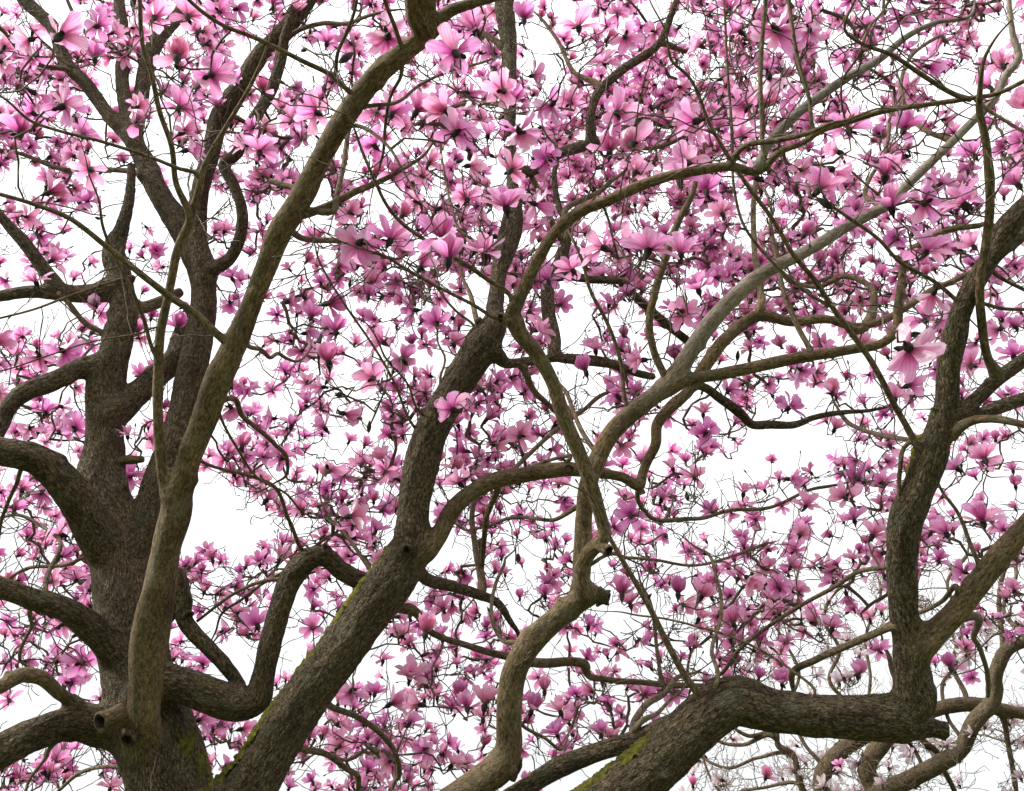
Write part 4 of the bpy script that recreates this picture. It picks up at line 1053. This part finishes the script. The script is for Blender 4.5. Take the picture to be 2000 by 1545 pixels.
FRONT = {(874, 796), (898, 785), (986, 388), (126, 62), (881, 97), (1783, 690), (350, 630), (1176, 1320), (932, 1281), (953, 1267), (268, 232)}
THICK = [np.concatenate([SK[i]['px'], SK[i]['r'][:, None]], 1)[::4] for i in 'A D L1 L2 L4 L5 K M RT RL S DK A2 F RF'.split()]
THICK = np.concatenate([t_[t_[:, 3] > .04] for t_ in THICK])
flowers = []         # dict(pos, ax, spin, kind, scale, px, tree)
for x, y, s, k in FLOW:
    ref = {'o': .172, 'u': .168, 'h': .135, 'c': .105}[k]
    d = ref * FPX / s
    s *= .97 if s < 85 else .88
    d = ref * FPX / s
    d2 = min(max(5.6 * (d / 5.6)**.85, 3.5), 8.8)
    if (int(x), int(y)) not in FRONT:
        hit = np.hypot(THICK[:, 0] - x, THICK[:, 1] - y) < THICK[:, 3] / THICK[:, 2] * FPX + .35 * s
        if hit.any(): d2 = max(d2, min(float(THICK[hit, 2].max()) + .4, 8.5))
    sc = min(max(s * d2 / FPX / ref, .70), 1.12)
    ax = pick_axis(k, x, y)
    p = P(x, y, d2) - ax * .035 * sc
    flowers.append(dict(p=p, ax=ax, sp=rng.uniform(0, 6.28), k=k, sc=sc, s=s, t=0))
flowers.sort(key=lambda f: -f['s'])

# farther blossoms: how thickly each 50-pixel square of the photograph is filled
GRID = """1112222332211222121 202222 01223322222222
2222222222112222122110122212222322221211
3322211221101112122211222322222312112111
3321111321112112223221233333322321121011
3231121321031233222223333333322231221011
2322101222210123222223333333323221220112
2222101121221122222223333333323331211202
1222001111221211223233333333222322323311
2211001111111222222222222222212222222211
1210112112111232233322333333222222223201
1221111011111333221222222222333232222111
0012110011123123210222022222323323221011
0002120111122123210121011222322222222112
2232110100112312311012122222123222231122
2222112101022022102221123221122112102312
2232112103122101222211123112222120112312
1232111102322112122222112212201011211112
0111111113330112122222123113100001211222
1201221013221232132222112220001122220132
2210121000333222213222211233110222332113
1132011000022321122222123321121222333132
2222100020231221112222212222222112233123
2133101201101121121222312323233122131112
1113100212211201222122111223332221211112
2232101112212103322211122213332222111112
3233112201221211322322212232321111111110
2122110200122211312222221222322101110111
1001101310121322330331332212100000000000
0011011232212333211221322110000000000000
1231200122022323232112211000000000000000
2221201000012233311011010000000000000000"""
rows = [r.replace(' ', '') for r in GRID.split('\n')]
rows = [(r + '0' * 40)[:40] for r in rows]
# the top row reads white beside the central stem
rows[0] = '1112222332211222121' + '20' + '2222' + '01' + '2233222222222'
rows[0] = (rows[0] + '2' * 40)[:40]
DEN = np.array([[int(ch) for ch in r] for r in rows], float)
def den(x, y):
    return DEN[int(min(max(y // 50, 0), 30)), int(min(max(x // 50, 0), 39))]

near = np.array([(f[0], f[1], f[2]) for f in FLOW])
far = []
for gy in range(-2, 32):
    for gx in range(-3, 43):
        dv = den(gx * 50 + 1, gy * 50 + 1)
        lam = {0: 0.04, 1: 1.15, 2: 3.2, 3: 6.4}[int(dv)] * (1.3 if gy < 11 else .8)
        if gx > 25 and 14 < gy: lam *= .8
        for _ in range(rng.poisson(lam)):
            x = gx * 50 + rng.uniform(0, 50); y = gy * 50 + rng.uniform(0, 50)
            dd = np.hypot(near[:, 0] - x, near[:, 1] - y)
            if (dd < near[:, 2] * .24).any(): continue
            cl_ = mnoise.noise(Vector((x / 260, y / 260, 4.4)))
            d = 7.6 + 1.6 * cl_ + rng.normal(0, .5)
            if y > 1350: d -= .4
            d = min(max(d, 5.6), 9.6)
            k = rng.choice(list('ooooouuhhc'))
            ax = pick_axis(k, x, y)
            far.append(dict(p=P(x, y, d), ax=ax, sp=rng.uniform(0, 6.28), k=k, sc=rng.uniform(.66, .94), s=0, t=0))

# the pale tree's blossoms
palef = []
for _ in range(230):
    x = rng.uniform(1330, 2080); y = rng.uniform(1060, 1580)
    wgt = .25 + .75 * min(1, max(0, (y - 1150) / 300)) * min(1, max(.2, (x - 1330) / 200))
    if rng.uniform() > wgt: continue
    d = rng.uniform(9.6, 12)
    k = rng.choice(list('ooooouh'))
    palef.append(dict(p=P(x, y, d), ax=pick_axis(k, x, y), sp=rng.uniform(0, 6.28), k=k, sc=rng.uniform(.95, 1.3), s=30, t=1))

BUDS = [(663, 122, 5.0, 44), (632, 180, 5.0, 26), (1625, 408, 4.2, 40), (258, 15, 4.5, 34), (655, 772, 5.0, 26), (742, 766, 5.0, 24), (720, 845, 5.0, 26), (412, 462, 4.8, 24), (1012, 1098, 5.6, 30), (838, 1345, 5.4, 26),
        (682, 562, 5.2, 20), (600, 95, 5.0, 24), (1585, 572, 5.0, 30), (890, 317, 5.2, 26), (1019, 510, 5.0, 26), (1440, 705, 5.6, 24), (1220, 975, 5.6, 24), (1344, 978, 6.4, 26), (196, 428, 4.8, 18), (1255, 1180, 5.6, 28), (820, 1282, 5.8, 22), (32, 748, 5.6, 18),
        (1590, 205, 4.4, 26), (1560, 605, 5.4, 20), (745, 745, 5.2, 12), (825, 400, 5.4, 18), (1900, 415, 4.4, 22)]
buds = []
for x, y, d, s in BUDS:
    ax = unit(np.array([0, 0, 1.0]) + rng.normal(0, .45, 3))
    buds.append(dict(p=P(x, y, d), ax=ax, sp=0, k='b', sc=s * d / FPX / .07, s=s, t=0))

# ------------------------------------------------------------------ twigs: every blossom is joined to the nearest wood
def grow(ti, targets):
    base = np.concatenate([sk['c'][max(2, int(.03 * len(sk['c'])))::3] for i, sk in SK.items() if sk['tree'] == ti])
    pen = np.concatenate([np.clip((sk['r'][max(2, int(.03 * len(sk['c'])))::3] - .02) * 9, 0, .9) for i, sk in SK.items() if sk['tree'] == ti])
    brad = np.concatenate([sk['r'][max(2, int(.03 * len(sk['c'])))::3] for i, sk in SK.items() if sk['tree'] == ti])
    foot = np.array([f['p'] - f['ax'] * (.05 * f['sc'] if f['k'] != 'b' else .0) for f in targets])
    n = len(targets)
    best = np.full(n, 1e9); bi = np.zeros(n, int); bp = np.full(n, -1)
    for s in range(0, n, 200):
        D = np.linalg.norm(foot[s:s + 200, None] - base[None], axis=2) + pen[None]
        bi[s:s + 200] = D.argmin(1); best[s:s + 200] = D.min(1)
    paths = []
    left = np.ones(n, bool)
    for _ in range(n):
        k = int(np.argmin(np.where(left, best, 1e9)))
        left[k] = False
        a = base[bi[k]] if bp[k] < 0 else paths[bp[k]]['p'][bi[k]]
        b = foot[k]
        L = np.linalg.norm(b - a) + 1e-6
        v = (b - a) / L
        r1 = unit(v * .7 + np.array([0, 0, .15]) + rng.normal(0, .45, 3))
        c1 = a + r1 * L * .38
        c2 = b - unit(targets[k]['ax'] * .9 + rng.normal(0, .35, 3)) * min(L * .4, .22)
        m = max(4, int(L / .042))
        t = np.linspace(0, 1, m)[:, None]
        p = (1 - t)**3 * a + 3 * (1 - t)**2 * t * c1 + 3 * (1 - t) * t**2 * c2 + t**3 * b
        jit = rng.normal(0, 1, (m, 3)) * (.0095 + .004 * min(L, 1))
        jit += (np.where(np.arange(m) % 2, 1, -1)[:, None] * rng.normal(0, 1, 3)) * .0045
        jit[0] = 0; jit[-1] = 0
        p = p + jit
        paths.append(dict(p=p, par=int(bp[k]), at=int(bi[k]), lim=float(brad[bi[k]]) if bp[k] < 0 else 9))
        pi = len(paths) - 1
        if m > 2:
            li = np.nonzero(left & (np.abs(foot - p.mean(0)).max(1) < best + L))[0]
            if len(li):
                D = np.linalg.norm(foot[li, None] - p[None, 1:-1], axis=2)
                j = D.argmin(1); dm = D.min(1)
                up = dm < best[li]
                best[li[up]] = dm[up]; bi[li[up]] = j[up] + 1; bp[li[up]] = pi
    for q in paths: q['f'] = np.ones(len(q['p']))
    for q in reversed(paths):
        if q['par'] >= 0: paths[q['par']]['f'][:q['at'] + 1] += q['f'][0] * .9
    return paths, base[brad < .016]

def twig_tubes(paths, k, r0, ex, rcap):
    Vs, Qs = [], []; off = 0
    a = np.linspace(0, 2 * np.pi, k, endpoint=False)
    ca, sa = np.cos(a)[None, :, None], np.sin(a)[None, :, None]
    for q in paths:
        p = q['p']
        r = np.minimum(r0 * q['f']**ex, min(rcap, q.get('lim', 9) * .9)) * q.get('g', 1.0)
        if len(r) > 3: r = r * (1 + .18 * np.sin(np.arange(len(r)) * 2.3 + off))
        T_, N2, B2 = frames(p)
        V = p[:, None] + r[:, None, None] * (ca * N2[:, None] + sa * B2[:, None])
        V = np.concatenate([V.reshape(-1, 3), np.repeat((p[-1] + T_[-1] * r[-1])[None], k, 0)])
        Vs.append(V); Qs.append(ringquads(len(p) + 1, k, off)); off += len(V)
    return np.concatenate(Vs), np.concatenate(Qs)

def bare_twigs(paths, base, n, ti):
    out = []; tips = []
    src = np.concatenate([q['p'] for q in paths])
    while len(out) < n:
        o = src[rng.integers(len(src))] if rng.uniform() < .85 else base[rng.integers(len(base))]
        px = project(o)
        if ti == 0 and rng.uniform() > (den(px[0], px[1]) + .45) / 2.6: continue
        wig = .40 if rng.uniform() < .45 else .16
        def shoot(o, v, L, dep):
            m = max(3, int(L / .032)); p = [o]
            for s in range(m):
                v = unit(v + rng.normal(0, wig, 3) + np.array([0, 0, .05]))
                p.append(p[-1] + v * L / m)
            out.append(dict(p=np.array(p), f=np.linspace(1.6, .8, m + 1), g=.8))
            tips.append((p[-1], v))
            if dep > 0:
                for _ in range(rng.integers(1, 3)):
                    j = rng.integers(1, m)
                    shoot(p[j], unit(v + rng.normal(0, .8, 3)), L * rng.uniform(.35, .7), dep - 1)
        shoot(o, unit(rng.normal(0, 1, 3) + np.array([0, 0, .35])), rng.uniform(.12, .55), int(rng.integers(0, 3)))
    return out, tips

def bud_arrays(k=6):
    return lathe([(.004, 0), (.0085, .010), (.0125, .026), (.0115, .042), (.006, .060), (.0006, .072)], k)

def small_buds(tips, n, sc):
    V0, Q0 = bud_arrays(5)
    Vs, Qs = [], []; off = 0
    for p, v in tips[:n]:
        V = (V0 * sc * rng.uniform(.6, 1.3)) @ axis_frame(v, 0).T + p
        Vs.append(V); Qs.append(Q0 + off); off += len(V0)
    return np.concatenate(Vs), np.concatenate(Qs)

def twig_part(ti, targets, nbare, mat, r0):
    paths, base = grow(ti, targets)
    bare, tips = bare_twigs(paths, base, nbare, ti)
    V1, Q1 = twig_tubes(paths, 5, r0, .36, .016)
    V2, Q2 = twig_tubes(bare, 3, r0, .36, .016)
    random.shuffle(tips)
    V3, Q3 = small_buds(tips, len(tips) // 4, .42)
    V = np.concatenate([V1, V2, V3]); Q = np.concatenate([Q1, Q2 + len(V1), Q3 + len(V1) + len(V2)])
    o = put('twigs', mk_mesh('twigs', V, Q, [mat]), ti)
    o['kind'] = 'stuff'
    return o

twig_part(0, flowers + far + buds, 8000, M_TWIG, .0038)
twig_part(1, palef, 2600, M_PALETWIG, .0036)

# ------------------------------------------------------------------ place blossoms
NB, NPET = 300, 36
from mathutils import Matrix
def mat4(f):
    R = axis_frame(f['ax'], f['sp']) * f['sc']
    m = Matrix.Identity(4)
    for a in range(3):
        for b_ in range(3): m[a][b_] = R[a][b_]
        m[a][3] = f['p'][a]
    return m

def low_join(fl, name, ti):
    Vs, Qs, ps, ms, tn = [], [], [], [], []; off = 0
    for n, f in enumerate(fl):
        V, Q, t, mi = LOW[f['k'], int(rng.integers(8))]
        R = axis_frame(f['ax'], f['sp']) * f['sc']
        Vs.append(V @ R.T + f['p']); Qs.append(Q + off); ps.append(t); ms.append(mi); tn.append(np.full(len(V), rng.uniform())); off += len(V)
    o = put(name, mk_mesh(name, np.concatenate(Vs), np.concatenate(Qs), [M_PETAL, M_CALYX, M_STAMEN], np.concatenate(ms), {'pt': np.concatenate(ps), 'tint': np.concatenate(tn)}), ti)
    o['kind'] = 'stuff'
    return o

for n, f in enumerate(flowers[:NB]):
    if n < NPET:
        rr = np.random.default_rng(4000 + n)
        V, Q, mi = core_parts(rr, 10)
        o = put('blossom', mk_mesh('blossom', V, Q, [M_CALYX, M_STAMEN], mi), 0)
        o.matrix_parent_inverse = Matrix.Identity(4); o.matrix_local = o.parent.matrix_world.inverted() @ mat4(f)
        tint = rr.uniform()
        for (az, th, kp, cu, L, W) in flower_spec(f['k'], rr):
            V, Q, t = petal_grid(L, W, th, kp, cu, 10, 7, rr)
            V = rotz(V + np.array([0, .009, 0]), az)
            add('petal', mk_mesh('petal', V, Q, [M_PETAL], None, {'pt': t, 'tint': np.full(len(V), tint)}), o)
    else:
        o = put('blossom', VARS[f['k'], int(rng.integers(NVAR)), 0], 0)
        o.matrix_parent_inverse = Matrix.Identity(4)
        o.matrix_local = o.parent.matrix_world.inverted() @ mat4(f)
low_join(flowers[NB:] + far, 'blossom_mass', 0)
for f in palef:
    o = put('blossom', VARS[f['k'], int(rng.integers(5)), 1], 1)
    o.matrix_parent_inverse = Matrix.Identity(4)
    o.matrix_local = o.parent.matrix_world.inverted() @ mat4(f)

BV, BQ = bud_arrays(12)
bme = mk_mesh('bud', BV, BQ, [M_CALYX])
for f in buds:
    o = put('bud', bme, 0)
    o.matrix_parent_inverse = Matrix.Identity(4)
    o.matrix_local = o.parent.matrix_world.inverted() @ mat4(f)
print('far blossoms', len(far), 'pale', len(palef), 'listed', len(flowers))
